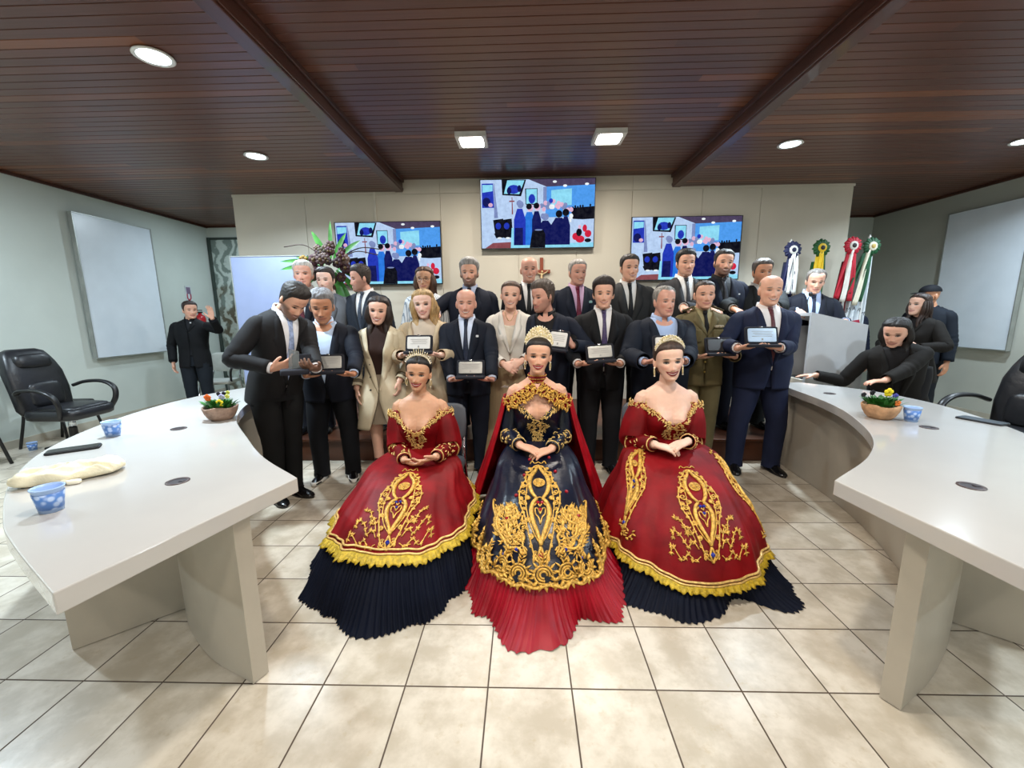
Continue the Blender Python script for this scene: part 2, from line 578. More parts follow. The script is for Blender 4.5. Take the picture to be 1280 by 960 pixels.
def screen_picture(w, h):
    mb = MB()
    lay = [0]
    def poly(c, pts):
        lay[0] += 1
        d = -lay[0] * 4e-5
        mb.add([((u - .5) * w, d, (v - .5) * h) for u, v in pts], [tuple(range(len(pts)))], SI[c])
    def ell(c, u, v, a, b_, n=12):
        poly(c, [(min(1, max(0, u + a * math.cos(2 * PI * i / n))), min(1, max(0, v + b_ * math.sin(2 * PI * i / n)))) for i in range(n)])
    poly('bg', [(0, 0), (1, 0), (1, 1), (0, 1)])
    poly('rwall', [(.57, .45), (1, .45), (1, .91), (.57, .89)])
    poly('cyan', [(.62, .62), (.80, .62), (.80, .86), (.62, .84)])
    poly('ceil', [(.42, 1), (1, 1), (1, .91), (.58, .89)])
    poly('grey', [(.55, .89), (.58, .89), (.58, .6), (.55, .6)])
    for u, v in ((.65, .96), (.74, .90), (.93, .92)):
        ell('white', u, v, .018, .018)
    poly('blue', [(.01, .95), (.11, .95), (.115, .60), (.01, .60)])
    poly('cyan', [(.015, .93), (.105, .93), (.105, .84), (.015, .82)])
    ell('navy', .05, .68, .035, .07)
    ell('pink', .085, .64, .02, .03)
    poly('black', [(.185, 1), (.40, .995), (.355, .76), (.19, .78)])
    poly('cyan', [(.235, .99), (.385, .985), (.34, .79), (.205, .80)])
    ell('blue', .29, .86, .055, .065)
    ell('navy', .25, .84, .02, .05)
    ell('navy', .34, .87, .018, .05)
    poly('black', [(.39, .87), (.50, .87), (.50, .63), (.395, .64)])
    poly('cyan', [(.40, .86), (.495, .86), (.495, .65), (.40, .65)])
    ell('blue', .45, .72, .03, .07)
    poly('brown', [(.272, .75), (.278, .75), (.284, .5), (.272, .5)])
    poly('brown', [(.25, .70), (.297, .70), (.297, .68), (.25, .68)])
    poly('grey', [(.115, .95), (.119, .95), (.15, .45), (.115, .45)])
    for u in (.15, .225):
        poly('black', [(u - .045, .42), (u + .045, .44), (u + .055, .24), (u - .03, .22)])
        ell('blue', u, .33, .025, .05)
        poly('black', [(u - .04, .22), (u + .05, .24), (u + .06, .16), (u - .02, .15)])
        ell('white', u + .01, .15, .02, .015)
    poly('brown', [(.03, 0), (.28, 0), (.27, .09), (.10, .08)])
    poly('cyan', [(.26, 0), (.33, 0), (.33, .3), (.27, .3)])
    poly('cyan', [(.33, 0), (1, .0), (1, .07), (.33, .05)])
    # crowd behind
    rr = random.Random(3)
    poly('black', [(.80, .58), (1, .60), (1, .42), (.80, .40)])
    for i in range(9):
        ell('black', .81 + i * .022, .585 + rr.uniform(-.02, .04), .008, .022)
    for i in range(26):
        u = rr.uniform(.53, .80)
        ell(rr.choice(['pink', 'pink', 'white', 'grey', 'blue']), u, .66 - abs(u - .62) * .5 + rr.uniform(-.17, .05), .018, .035)
    poly('bg', [(.80, .42), (1, .40), (1, .07), (.80, .07)])
    # standing backs
    for c, u, top, wd, hd in (('azure', .425, .53, .05, 'pink'), ('navy', .49, .54, .04, 'pink'), ('blue', .34, .58, .052, 'grey')):
        poly(c, [(u - wd, .04), (u + wd, .04), (u + wd * 1.05, .42), (u + wd * .5, top), (u - wd * .4, top), (u - wd * .95, .42)])
        ell(hd, u + .01, top + .06, .028, .055)
        ell('black' if c != 'blue' else 'grey', u, top + .08, .026, .045)
    poly('navy', [(.29, .04), (.37, .04), (.37, .3), (.30, .3)])
    for u, top, wd in ((.57, .40, .06), (.69, .44, .075), (.75, .46, .04)):
        poly('navy', [(u - wd, .04), (u + wd, .04), (u + wd, .32), (u + wd * .4, top), (u - wd * .4, top), (u - wd, .32)])
        ell('grey' if u < .6 else 'black', u, top + .055, .03, .055)
    poly('black', [(.43, 0), (.57, 0), (.57, .2), (.55, .27), (.48, .28), (.45, .22)])
    ell('grey', .51, .265, .035, .012)
    for u, v, a in ((.88, .12, .04), (.84, .16, .03), (.95, .2, .03), (.92, .28, .02)):
        ell('red', u, v, a, .055)
    ell('black', .87, .22, .025, .06)
    ell('pink', .875, .3, .014, .03)
    ell('black', .95, .10, .03, .03)
    return mb
M_TVB = pm('tv_bezel', '#0b0b0e', .35)
def tv(x0, x1, z0, z1, y, label, tilt=0):
    w, h = x1 - x0, z1 - z0
    t = thing('television', label, 'television', ((x0 + x1) / 2, y, (z0 + z1) / 2), 0, 'wall televisions showing the room')
    t.rotation_euler = (tilt, 0, 0)
    MB().box((-w / 2, .004, -h / 2), (w / 2, .035, h / 2)).box((-w * .3, .035, -h * .3), (w * .3, .055, h * .3)).build('casing', M_TVB, t, smooth=False, bevel=.003)
    MB().box((-.15, .05, -.15), (.15, YT - y + (.02 if tilt else 0) - .002, .15)).build('wall_mount', M_TVB, t, smooth=False)
    b = .010
    screen_picture(w - 2 * b, h - 2 * b).build('screen', SM, t, Tr(0, .0035, .004), smooth=False, recalc=False)
    MB().box((-w / 2, -.002, -h / 2), (w / 2, .006, -h / 2 + .012)).box((-w / 2, -.002, h / 2 - .007), (w / 2, .006, h / 2)).box((-w / 2, -.002, -h / 2), (-w / 2 + .007, .006, h / 2)).box((w / 2 - .007, -.002, -h / 2), (w / 2, .006, h / 2)).build('bezel', M_TVB, t, smooth=False)
tv(-2.493, -1.083, 1.819, 2.629, 5.64, 'lit flat television left of the middle one, above the woman in glasses')
tv(-.550, .925, 2.255, 3.104, 5.60, 'middle television hung highest, just under the ceiling', R(3))
tv(1.407, 2.824, 1.831, 2.636, 5.64, 'lit flat television on the right, behind the two youngest dark haired men')

# crucifix
M_CROSS = pm('crucifix_wood', '#8a3a1c', .4, vary=.2)
M_IVORY = pm('crucifix_ivory', '#cdb58a', .4)
t = thing('crucifix', 'brown wooden crucifix with pale figure on the wall below middle television', 'crucifix', (.245, 5.685, 1.945))
MB().box((-.022, -.012, -.28), (.022, .012, .205)).box((-.115, -.011, .005), (.115, .011, .048)).build('cross', M_CROSS, t, smooth=False, bevel=.003)
mb = MB().tube(crv([(-.085, -.02, .035), (-.04, -.026, .0), (0, -.03, -.012), (.04, -.026, .0), (.085, -.02, .035)], 12), .008, 8)
mb.tube(crv([(0, -.03, .0), (0, -.034, -.06), (.006, -.03, -.11), (.0, -.03, -.2)], 10), [.014] * 3 + [.017] * 2 + [.013] * 3 + [.009] * 2, 8).ball((.006, -.036, .02), .016)
mb.build('figure', M_IVORY, t)
# ================================================================== COUNCIL DESKS
M_DESK = pm('desk_laminate_light', '#bbb8b4', 0.14, vary=.03, vs=2, coat=.3)
M_DESKEDGE = pm('desk_panel_beige', '#b0a798', 0.4, vary=.05, vs=3, bump=.04, bs=60)
M_BLACK = pm('black_plastic', '#121214', .4)
M_BLACKM = pm('black_matte', '#17171a', .7)
M_CHROME = pm('chrome', '#c8ccd0', .18, metal=1.0)
TOP, TH = 0.757, 0.062
def desk(name, label, outer, inner, panel, fins, loc):
    t = thing(name, label, 'desk', loc)
    L = Tr(-loc[0], -loc[1], 0)
    o = [tuple(p) for p in crv(outer, 60)]
    i = [tuple(p) for p in crv(inner, 60)]
    MB().prism(o + i[::-1], TOP - TH, TOP).build('tabletop', [M_DESK], t, L, smooth=False, bevel=.004)
    MB().strip(crv(panel, 60), .062, 0.004, TOP - TH).build('modesty_panel', M_DESKEDGE, t, L, smooth=False)
    for a, b in fins:
        MB().strip([a, ((a[0] + b[0]) / 2, (a[1] + b[1]) / 2), b], .045, 0.004, TOP - TH).build('support_panel', M_DESKEDGE, t, L, smooth=False)
    return t
desk('curved_desk', 'long curved pale desk on the left with a white cloth bag on it',
     [(-1.154, .872), (-1.516, 1.08), (-1.75, 1.235), (-2.133, 1.56), (-2.466, 1.977), (-2.70, 2.548), (-2.78, 3.15), (-2.68, 3.62), (-2.5, 3.95)],
     [(-.942, 1.593), (-1.25, 1.85), (-1.559, 2.185), (-1.87, 2.55), (-2.09, 2.95), (-2.2, 3.35), (-2.26, 3.8)],
     [(-1.048, 1.385), (-1.35, 1.53), (-1.657, 1.80), (-1.87, 2.22), (-2.05, 2.55), (-2.24, 2.98), (-2.34, 3.4), (-2.38, 3.74)],
     [((-1.68, 1.79), (-1.97, 1.521)), ((-2.28, 3.0), (-2.6, 2.95))], (-1.9, 2.2, 0))
desk('curved_desk', 'long curved pale desk on the right with the flower bowl beside a blue cup',
     [(1.31, .86), (1.72, 1.03), (2.35, 1.6), (2.707, 2.226), (2.90, 2.75), (2.945, 3.1), (2.88, 3.5), (2.594, 3.9)],
     [(1.23, 1.578), (1.585, 1.857), (1.87, 2.19), (2.12, 2.68), (2.235, 3.06), (2.29, 3.4), (2.36, 3.85)],
     [(1.33, 1.32), (1.63, 1.50), (1.93, 1.77), (2.14, 2.22), (2.25, 2.5), (2.36, 2.96), (2.41, 3.4), (2.44, 3.76)],
     [((1.95, 1.77), (2.24, 1.53)), ((2.42, 3.0), (2.75, 2.95))], (2.1, 2.2, 0))

for x, y, l in ((-1.415, 1.55, 'dark oval cable hole in left desk, nearest the viewer'), (-2.075, 2.335, 'dark cable hole in left desk beside the flower bowl'),
                (1.695, 1.519, 'dark cable hole in right desk, nearest the viewer'), (2.475, 3.337, 'dark cable hole at the far end of right desk'), (2.305, 2.33, 'dark cable hole in right desk beside the blue cup')):
    t = thing('cable_grommet', l, 'cable hole', (x, y, TOP), 0, 'cable grommets in the desks')
    MB().lathe([(.030, .0005), (.041, .0005), (.041, .003), (.030, .002)], 24).build('rim', pm('grommet_brown', '#4a3a38', .4), t)
    MB().lathe([(.0, .0008), (.031, .0008)], 24).box((.008, -.006, .0008), (.028, .006, .003)).build('cap', pm('grommet_cap', '#2c2326', .5), t)

# plastic cups with a printed blue band
M_CUP = pm('cup_plastic', '#a6c2ec', .25, vary=.05)
def mat_print():
    m, t, b = base_mat('cup_print', .3)
    co = t.coord()
    v = t.n('ShaderNodeTexVoronoi')
    v.inputs['Scale'].default_value = 48
    t.put(v.inputs['Vector'], co)
    t.put(b.inputs['Base Color'], t.mix(t.ramp(v.outputs[0], .25, .6), srgb('#b4caee'), srgb('#5582c8')))
    return m
M_PRINT = mat_print()
for x, y, z, l in ((-2.33, 2.188, TOP, 'blue printed plastic cup on left desk, the farther one, alone'),
                   (-1.652, 1.298, TOP, 'blue printed plastic cup on left desk in front of the white bag'),
                   (2.335, 2.475, TOP, 'blue printed plastic cup on right desk beside the flower bowl'),
                   (-5.36, 4.16, 0.001, 'blue plastic cup lying on the floor under the chairs at far left')):
    t = thing('plastic_cup', l, 'cup', (x, y, z), random.random() * 6, 'blue printed plastic cups')
    MB().lathe([(.0, .002), (.029, .002), (.031, .0), (.036, .045), (.041, .082), (.044, .084), (.0445, .088), (.041, .088), (.038, .08), (.032, .04), (.028, .006), (.0, .006)], 28).build('cup_body', M_CUP, t)
    MB().lathe([(.0322, .012), (.0405, .070)], 28).build('print_band', M_PRINT, t, solid=.0006)

# white cloth bag
M_CLOTH = pm('cream_cloth', '#e8e0c4', .85, vary=.08, vs=14, bump=.3, bs=60)
t = thing('cloth_bag', 'crumpled cream white cloth bag lying on left desk beside a cup', 'bag', (-1.90, 1.585, TOP), math.atan2(.115, .24))
P = np.zeros((35, 110, 3))
for i in range(35):
    ph = -PI / 2 + PI * i / 34
    for j in range(110):
        th = 2 * PI * j / 110
        r = abs(math.cos(ph)) ** .55
        pin = 1 - .22 * math.exp(-((math.cos(th) + .25) / .22) ** 2)
        x, y = .160 * r * math.copysign(abs(math.cos(th)) ** .6, math.cos(th)), .080 * pin * r * math.copysign(abs(math.sin(th)) ** .8, math.sin(th))
        z = .030 + .030 * math.copysign(abs(math.sin(ph)) ** .7, math.sin(ph)) * (pin if ph > 0 else 1)
        P[i, j] = (x, y + .02 * math.sin(x * 14), z)
w = wob(P, 55, 1.0)
up = np.clip(P[..., 2] / .06, 0, 1)
cr = np.abs(wob(P * np.array((1, 1.6, .3)), 42, 2.2)) ** .7
P[..., 2] += up * (.010 * w - .026 * (cr - .5) - .010 * np.abs(wob(P * np.array((.5, 1.6, 1)), 120, 3)) + .004 * wob(P, 180, 1))
P[..., 0] += .012 * wob(P, 38, 2)
P[..., 1] += .016 * wob(P, 34, 5)
P[..., 2] = np.clip(P[..., 2], 0.0005, None)
MB().grid(P, cv=True, caps=(True, True)).build('bag_body', M_CLOTH, t)
mb = MB()
mb.tube(crv([(-.02, -.055, .03), (.005, -.078, .016), (.035, -.088, .010)], 12), .007, 8)
mb.rbox((.045, -.09, .010), (.022, .012, .009), 4)
mb.build('tie_cord', pm('cream_cord', '#efe8d2', .8), t)

def slab(name, label, cat, loc, rz, size, mat, group=None):
    t = thing(name, label, cat, loc, rz, group)
    w, d, h = size
    MB().rbox((0, 0, h / 2), (w / 2, d / 2, h / 2), 9, n=32).build('body', M_BLACKM, t)
    MB().rbox((0, 0, h + .0003), (w / 2 - .004, d / 2 - .004, .0008), 12, n=32).build('screen', mat, t)
    return t
M_GLASSB = pm('black_glass', '#101216', .22)
slab('mobile_phone', 'black phone lying at the outer edge of the left desk behind the cloth bag', 'phone', (-2.285, 1.94, TOP), R(38), (.20, .085, .012), M_GLASSB)
slab('tablet', 'thin dark grey tablet lying at the outer edge of right desk by the armchair', 'tablet', (2.74, 2.465, TOP), R(-72), (.21, .10, .010), pm('slate_glass', '#26303c', .3))

# flower bowls
M_BOWL = pm('bowl_rustic', '#8d7464', .8, vary=.35, vs=18, bump=.5, bs=45)
M_BOWL2 = pm('bowl_terracotta', '#b98e68', .8, vary=.25, vs=18, bump=.5, bs=45)
M_SOIL = pm('soil', '#2b1d14', .95, bump=.6, bs=80)
M_LEAF = pm('leaf_green', '#2f6a26', .5, vary=.35, vs=20)
M_LEAFD = pm('leaf_dark_green', '#1d4a22', .5, vary=.3, vs=14)
def leaf_mesh(mb, p, d, L, w, m=0, droop=.4, k=6, up=(0, 0, 1)):
    d = np.asarray(d, float)
    d = d / np.linalg.norm(d)
    s = np.cross(d, up)
    s = s / (np.linalg.norm(s) + 1e-9)
    u = np.cross(s, d)
    P = []
    for i in range(k + 1):
        t_ = i / k
        c = np.asarray(p) + d * L * t_ - np.array((0, 0, 1.)) * droop * L * t_ * t_
        hw = w * math.sin(PI * min(1, .08 + t_ * .92)) ** .8 + 1e-4
        P.append([c - s * hw + u * hw * .25, c, c + s * hw + u * hw * .25])
    mb.grid(P, m=m)
def bowl_plant(loc, mat, label, flowers, rz=0):
    t = thing('flower_bowl', label, 'flower bowl', loc, rz, 'flower bowls on the desks')
    rr = random.Random(len(label))
    P = []
    for r, z in [(.0, .001), (.055, .0), (.075, .02), (.092, .055), (.100, .085), (.094, .090), (.084, .075), (.0, .070)]:
        P.append([(r * math.cos(a) * (1 + .04 * math.sin(3 * a + 1)), r * math.sin(a) * (1 + .03 * math.sin(2 * a)), z * (1 + .06 * math.sin(4 * a) * (z > .04))) for a in np.arange(32) * 2 * PI / 32])
    MB().grid(P, cv=True).build('bowl', mat, t)
    MB().lathe([(.0, .079), (.088, .077)], 24).build('soil', M_SOIL, t)
    mb = MB()
    for i in range(170):
        a = rr.uniform(0, 2 * PI)
        r = rr.uniform(0, .07)
        e = rr.uniform(.5, 2.4)
        leaf_mesh(mb, (r * math.cos(a), r * math.sin(a), .076), (math.cos(a), math.sin(a), e * 1.2), rr.uniform(.055, .095), rr.uniform(.008, .014), droop=.25)
    fo = mb.build('foliage', M_LEAF, t)
    for (x, y, z, r, col, eye) in flowers:
        mb = MB().tube(crv([(x * .5, y * .5, .075), (x * .8, y * .8, (.075 + z) / 2), (x, y, z - .002)], 6), .0016, 6, m=2)
        for k in range(5):
            a = 2 * PI * k / 5 + .3
            # petals face the viewer and up
            c = np.array((x + .6 * r * math.cos(a), y - .004 - .25 * r * math.sin(a) * .5, z + .6 * r * math.sin(a)))
            mb.ball(c, (r * .62, r * .22, r * .58), 0, None, 10, 6)
        mb.ball((x, y - r * .25, z), (r * .28, r * .16, r * .28), 1)
        mb.build('flower', [pm('petal', col, .6, vary=.15), pm('flower_eye', eye, .7), M_LEAF], t)
fl1 = [(-.05, -.03, .150, .021, '#f06a1e', '#d8500f'), (.045, -.055, .122, .021, '#f2d21a', '#402808'), (.02, .0, .150, .018, '#b9b6e6', '#f4f0ff'), (.065, -.01, .155, .014, '#d5d76a', '#8a8a30'),
       (.05, .02, .175, .012, '#c8cc50', '#7a7a28'), (.015, .03, .165, .014, '#1a1820', '#30281c'), (-.02, .03, .162, .014, '#231b26', '#402038'), (-.075, .0, .145, .014, '#7a6ab8', '#3a2c70')]
bowl_plant((-1.976, 2.56, TOP), M_BOWL, 'rustic brown bowl of pansies with one orange flower on left desk', fl1)
fl2 = [(.02, -.01, .165, .024, '#f4d81c', '#c89a10'), (.025, -.075, .112, .016, '#ee8030', '#c04818'), (-.06, .01, .160, .015, '#16141c', '#282020'), (-.12, .0, .150, .014, '#18161e', '#282020'),
       (.09, .02, .135, .016, '#4a48a0', '#28245c'), (.06, .04, .160, .011, '#50509a', '#2a2860')]
bowl_plant((2.215, 2.55, TOP), M_BOWL2, 'tan bowl of pansies with a tall yellow flower on right desk', fl2)

# cable boxes and cables under the desk tops
t = thing('cable_box', 'black cable box with hanging loop and white plug under left desk', 'cable box', (-1.33, 1.40, TOP - TH))
MB().rbox((0, 0, -.022), (.05, .035, .022), 6).build('box', M_BLACKM, t)
MB().tube(crv([(.04, 0, -.03), (.035, 0, -.08), (.06, 0, -.125), (.085, 0, -.11), (.075, 0, -.06), (.055, 0, -.02)], 24), .0035, 8).build('cable_loop', M_BLACK, t)
MB().tube([(-.03, -.01, -.03), (-.03, -.012, -.075)], .008, 8).build('connector_sleeve', M_BLACK, t)
MB().tube([(-.03, -.012, -.075), (-.027, -.014, -.118)], .006, 8).build('connector_plug', pm('plug_white', '#d8d4cc', .4), t)
t = thing('cable_box', 'black cables hanging in loops under right desk behind its leg', 'cable', (1.62, 1.36, TOP - TH))
MB().tube(crv([(-.03, 0, 0), (-.06, 0, -.05), (-.07, 0, -.06), (-.06, 0, -.045), (-.02, 0, 0)], 18), .004, 8).build('cable_loop', M_BLACK, t)
MB().tube(crv([(.0, 0, 0), (.005, 0, -.05), (.05, 0, -.085), (.10, 0, -.06), (.12, 0, 0)], 18), .004, 8).build('cable_loop', M_BLACK, t)

# ================================================================== CHAIRS
M_LEATHER = pm('black_leather', '#17181c', .38, vary=.2, bump=.25, bs=22)
def office_chair(label, loc, rz, group=None):
    """faces -Y in its own space"""
    t = thing('office_chair', label, 'office chair', loc, rz, 'black leather office armchairs')
    mb = MB().rbox((0, -.02, .47), (.26, .27, .065), 4.5, n=32, k=11).rbox((0, -.05, .515), (.225, .22, .035), 4, n=28)
    mb.build('seat', M_LEATHER, t)
    P = []
    for z, y, w, d in ((.47, .22, .22, .05), (.52, .235, .245, .062), (.70, .255, .255, .065), (.88, .30, .25, .07), (.98, .335, .225, .072), (1.04, .36, .205, .066), (1.09, .375, .18, .05), (1.115, .382, .12, .03)):
        P.append([(w * math.copysign(abs(math.cos(a)) ** .5, math.cos(a)), y + d * math.copysign(abs(math.sin(a)) ** .6, math.sin(a)), z) for a in np.arange(28) * 2 * PI / 28])
    mb = MB().grid(P, cv=True, caps=(True, True))
    mb.rbox((0, .285, 1.0), (.165, .07, .075), 4, M=Tr(0, .26, 1.0) @ Rx(R(-16)) @ Tr(0, -.24, -1.0))
    mb.rbox((0, .215, .66), (.16, .05, .13), 4, M=Tr(0, .2, .66) @ Rx(R(-9)) @ Tr(0, -.2, -.66))
    mb.build('backrest', M_LEATHER, t)
    for s in (-1, 1):
        p = crv([(s * .26, .20, .70), (s * .30, .10, .735), (s * .31, -.08, .735), (s * .305, -.20, .67), (s * .285, -.22, .56), (s * .25, -.17, .44)], 26)
        MB().tube(p, np.array([(.028, .018)] * 26), 10, up=(0, 0, 1)).build('armrest', M_BLACK, t)
    MB().tube([(0, 0, .40), (0, 0, .30)], .03, 14).tube([(0, 0, .30), (0, 0, .10)], .018, 12).rbox((0, 0, .40), (.11, .13, .02), 6).build('gas_lift', M_CHROME, t)
    MB().lathe([(.034, .30), (.036, .18), (.045, .14), (.05, .09)], 18).build('lift_cover', M_BLACK, t)
    for k in range(5):
        a = 2 * PI * k / 5 + .4
        e = (.30 * math.cos(a), .30 * math.sin(a))
        lg = MB().tube([(0, 0, .12), (e[0] * .5, e[1] * .5, .105), (e[0], e[1], .075)], np.array([(.028, .022), (.022, .018), (.016, .014)]), 8).build('base_leg', M_BLACK, t)
        MB().tube([(e[0] - .012 * math.sin(a) * 2, e[1] + .012 * math.cos(a) * 2, .03), (e[0] + .024 * math.sin(a), e[1] - .024 * math.cos(a), .03)], .029, 14).build('caster', M_BLACK, lg)
    return t
# direction d -> rz with the chair's -Y pointing along d
def face(dx, dy): return math.atan2(dx, -dy)
office_chair('black leather office armchair standing behind left desk near the wall', (-4.70, 4.02, 0), face(1, .02))
office_chair('black leather office armchair half out of frame behind right desk', (3.60, 3.05, 0), face(-.98, -.2))
def visitor_chair(label, loc, rz, seat_col, frame, group, arms=None):
    t = thing('visitor_chair', label, 'chair', loc, rz, group)
    M_S = pm('chair_seat', seat_col, .5)
    MB().rbox((0, -.01, .45), (.225, .22, .028), 5, n=28).build('seat', M_S, t)
    MB().rbox((0, .235, .72), (.215, .022, .15), 5, n=28, M=Tr(0, .235, .6) @ Rx(R(-10)) @ Tr(0, -.235, -.6)).build('backrest', M_S, t)
    for sx in (-1, 1):
        MB().tube([(sx * .19, -.17, .43), (sx * .23, -.24, .0)], .014, 10).build('leg', frame, t)
        MB().tube(crv([(sx * .23, .27, .0), (sx * .20, .19, .43), (sx * .19, .26, .62), (sx * .185, .29, .80)], 14), .014, 10).build('leg', frame, t)
        if arms:
            MB().tube(crv([(sx * .22, .24, .62), (sx * .25, .1, .66), (sx * .25, -.12, .66), (sx * .235, -.16, .60), (sx * .21, -.12, .46)], 18), .016, 8).build('armrest', arms, t)
    return t
visitor_chair('black visitor chair at the left edge beside the office armchair', (-5.30, 3.50, 0), face(1, .1), '#141416', M_BLACK, 'black visitor chairs by left wall')
visitor_chair('black visitor chair by left wall, mostly hidden behind the office armchair', (-5.30, 4.45, 0), face(1, .1), '#141416', M_BLACK, 'black visitor chairs by left wall')
visitor_chair('white chair with black armrests behind the man raising his hand', (-4.62, 6.05, 0), face(.2, -1), '#c8ccc6', M_CHROME, None, M_BLACK)
M_GREYP = '#4a4e54'
visitor_chair('grey backed chair under the seated woman in red on the left', (-.66, 2.82, -.12), face(0, -1), M_GREYP, M_CHROME, 'chairs under the seated women')
visitor_chair('grey backed chair under the seated woman in red on the right', (.945, 2.76, -.10), face(0, -1), M_GREYP, M_CHROME, 'chairs under the seated women')

# ================================================================== WALL THINGS
M_WB = pm('whiteboard_surface', '#dbe4ec', .3, vary=.02)
M_ALU = pm('aluminium_frame', '#a9aca8', .4, metal=.6)
def whiteboard(label, x, y0, y1, z0, z1, s):
    t = thing('whiteboard', label, 'whiteboard', (x, (y0 + y1) / 2, (z0 + z1) / 2))
    w, h = (y1 - y0) / 2, (z1 - z0) / 2
    MB().box((min(.02 * s, .045 * s), -w, -h), (max(.02 * s, .045 * s), w, h)).build('board', M_WB, t, smooth=False)
    mb = MB()
    a, b = sorted((0.0, .055 * s))
    for lo, hi in (((a, -w - .012, -h - .012), (b, w + .012, -h)), ((a, -w - .012, h), (b, w + .012, h + .012)), ((a, -w - .012, -h), (b, -w, h)), ((a, w, -h), (b, w + .012, h))):
        mb.box(lo, hi)
    mb.build('board_frame', M_ALU, t, smooth=False)
whiteboard('white wall board on left wall beside the man raising his hand', XL + .03, 5.22, 6.30, .90, 2.71, 1)
whiteboard('white wall board on right wall behind the two women in black', XR - .03, 5.21, 6.18, .92, 2.71, -1)

t = thing('display_panel', 'tall plain white panel tinted blue as by cool light standing at left behind the white haired man', 'panel', (-3.04, 5.02, .0))
MB().box((-.46, -.012, .10), (.46, .012, 2.12)).build('panel', pm('panel_cool_tint', '#98a5ca', .5, vary=.03), t, smooth=False)  # white panel; blue tint of the cool light put into its colour
MB().box((-.47, -.018, .08), (-.46, .018, 2.13)).box((.46, -.018, .08), (.47, .018, 2.13)).box((-.46, -.018, 2.12), (.46, .018, 2.13)).box((-.46, -.018, .08), (.46, .018, .10)).build('panel_frame', M_ALU, t, smooth=False)
for s in (-1, 1):
    MB().box((s * .36 - .02, -.2, 0), (s * .36 + .02, .2, .03)).box((s * .36 - .015, -.015, .03), (s * .36 + .015, .015, .10)).build('foot', M_ALU, t, smooth=False)

# exit sign on the veined door, mostly hidden
t = thing('exit_sign', 'small green exit sign partly hidden behind the pale panel', 'sign', (-5.0, YB - .03, 2.36))
MB().box((-.21, -.006, -.115), (.21, .006, .115)).build('sign_plate', pm('sign_white', '#dfe8e2', .5), t, smooth=False)
MB().box((-.20, -.009, -.10), (.20, -.006, .10)).build('sign_face', pm('sign_green', '#0f6a48', .5), t, smooth=False)

# extinguisher and its sign
t = thing('fire_extinguisher', 'red fire extinguisher on left wall behind the man raising his hand', 'fire extinguisher', (XL + .10, 7.02, 1.22))
M_RED = pm('extinguisher_red', '#b01820', .3)
MB().lathe([(.0, -.25), (.07, -.25), (.078, -.23), (.078, .17), (.066, .21), (.03, .235), (.025, .26), (.0, .26)], 24).build('cylinder', M_RED, t)
MB().box((-.012, -.05, .26), (.012, .05, .285)).box((-.01, -.07, .30), (.01, .05, .315)).build('valve_handle', M_BLACK, t, smooth=False)
MB().tube(crv([(0, -.04, .27), (0, -.16, .33), (0, -.24, .25), (0, -.22, .08), (0, -.12, -.1)], 24), .012, 8).build('hose', M_BLACK, t)
t = thing('extinguisher_sign', 'small white and red sign above the fire extinguisher on left wall', 'sign', (XL + .006, 6.95, 1.80))
MB().box((-.004, -.06, -.13), (.004, .06, .13)).build('sign_plate', pm('sign_white2', '#c9cfd2', .5), t, smooth=False)
MB().box((.004, -.042, .0), (.006, .042, .11)).build('sign_print', pm('sign_redgrey', '#7c6a84', .5), t, smooth=False)
MB().tube(crv([(.006, -.035, .0), (.006, -.035, -.07), (.006, 0, -.10), (.006, .035, -.07), (.006, .035, .0)], 14), np.array([(.012, .002)] * 14), 6, up=(1, 0, 0)).build('sign_pictogram', pm('sign_red', '#a01c38', .5), t)

# foliage plants by the left wall, low behind the desk
def pot_plant(label, loc, n, L, w, seed, mat):
    rr = random.Random(seed)
    t = thing('potted_plant', label, 'plant', loc, 0, 'potted plants by the veined door')
    MB().lathe([(.0, .0), (.11, .0), (.15, .26), (.16, .28), (.14, .27), (.0, .25)], 24).build('pot', pm('pot_brown', '#54443a', .7), t)
    mb = MB()
    for i in range(n):
        a = rr.uniform(0, 2 * PI)
        leaf_mesh(mb, (.05 * math.cos(a), .05 * math.sin(a), .25), (math.cos(a), math.sin(a), rr.uniform(.6, 2.5)), L * rr.uniform(.7, 1.2), w, droop=rr.uniform(.2, .7), k=8)
    mb.build('foliage', mat, t)
pot_plant('leafy green potted plant behind the bent man, beside the white chair', (-4.22, 6.45, 0), 44, .34, .022, 5, M_LEAFD)
pot_plant('variegated potted plant at the foot of the veined door', (-4.55, 6.95, 0), 30, .45, .03, 9, pm('leaf_variegated', '#8a9a78', .5, vary=.4, vs=25))

# ================================================================== FLOWER ARRANGEMENT ON A STAND
t = thing('flower_arrangement', 'dark red flower arrangement with long green leaves below the left screen', 'flower arrangement', (-2.19, 4.80, .225))
MB().lathe([(.0, 0), (.17, 0), (.17, .02), (.03, .05), (.022, .5), (.022, 1.38), (.08, 1.43), (.09, 1.53), (.0, 1.53)], 24).build('stand', M_DARKWOOD, t)
mb = MB()
rr = random.Random(4)
LV = [(-1, -.1, .22, .62, .035), (-1, -.15, .05, .60, .04), (-.9, 0, .35, .45, .03), (-.45, 0, 1, .50, .038), (.02, .05, 1, .62, .028), (.45, -.05, .9, .48, .035), (.85, -.1, .75, .52, .035),
      (.55, -.2, -.9, .70, .04), (.42, -.25, -1, .66, .042), (.7, -.1, -.6, .55, .035), (1, -.1, -.05, .35, .03), (.9, -.1, -.35, .45, .03), (-.8, .1, -.4, .4, .035), (.3, -.2, -1, .5, .04)]
for dx, dy, dz, L, w in LV:
    leaf_mesh(mb, (dx * .08, dy * .1, 1.75 + dz * .08), (dx, dy, dz), L * .80, w * .85, droop=.15, k=9, up=(0, -1, .3))
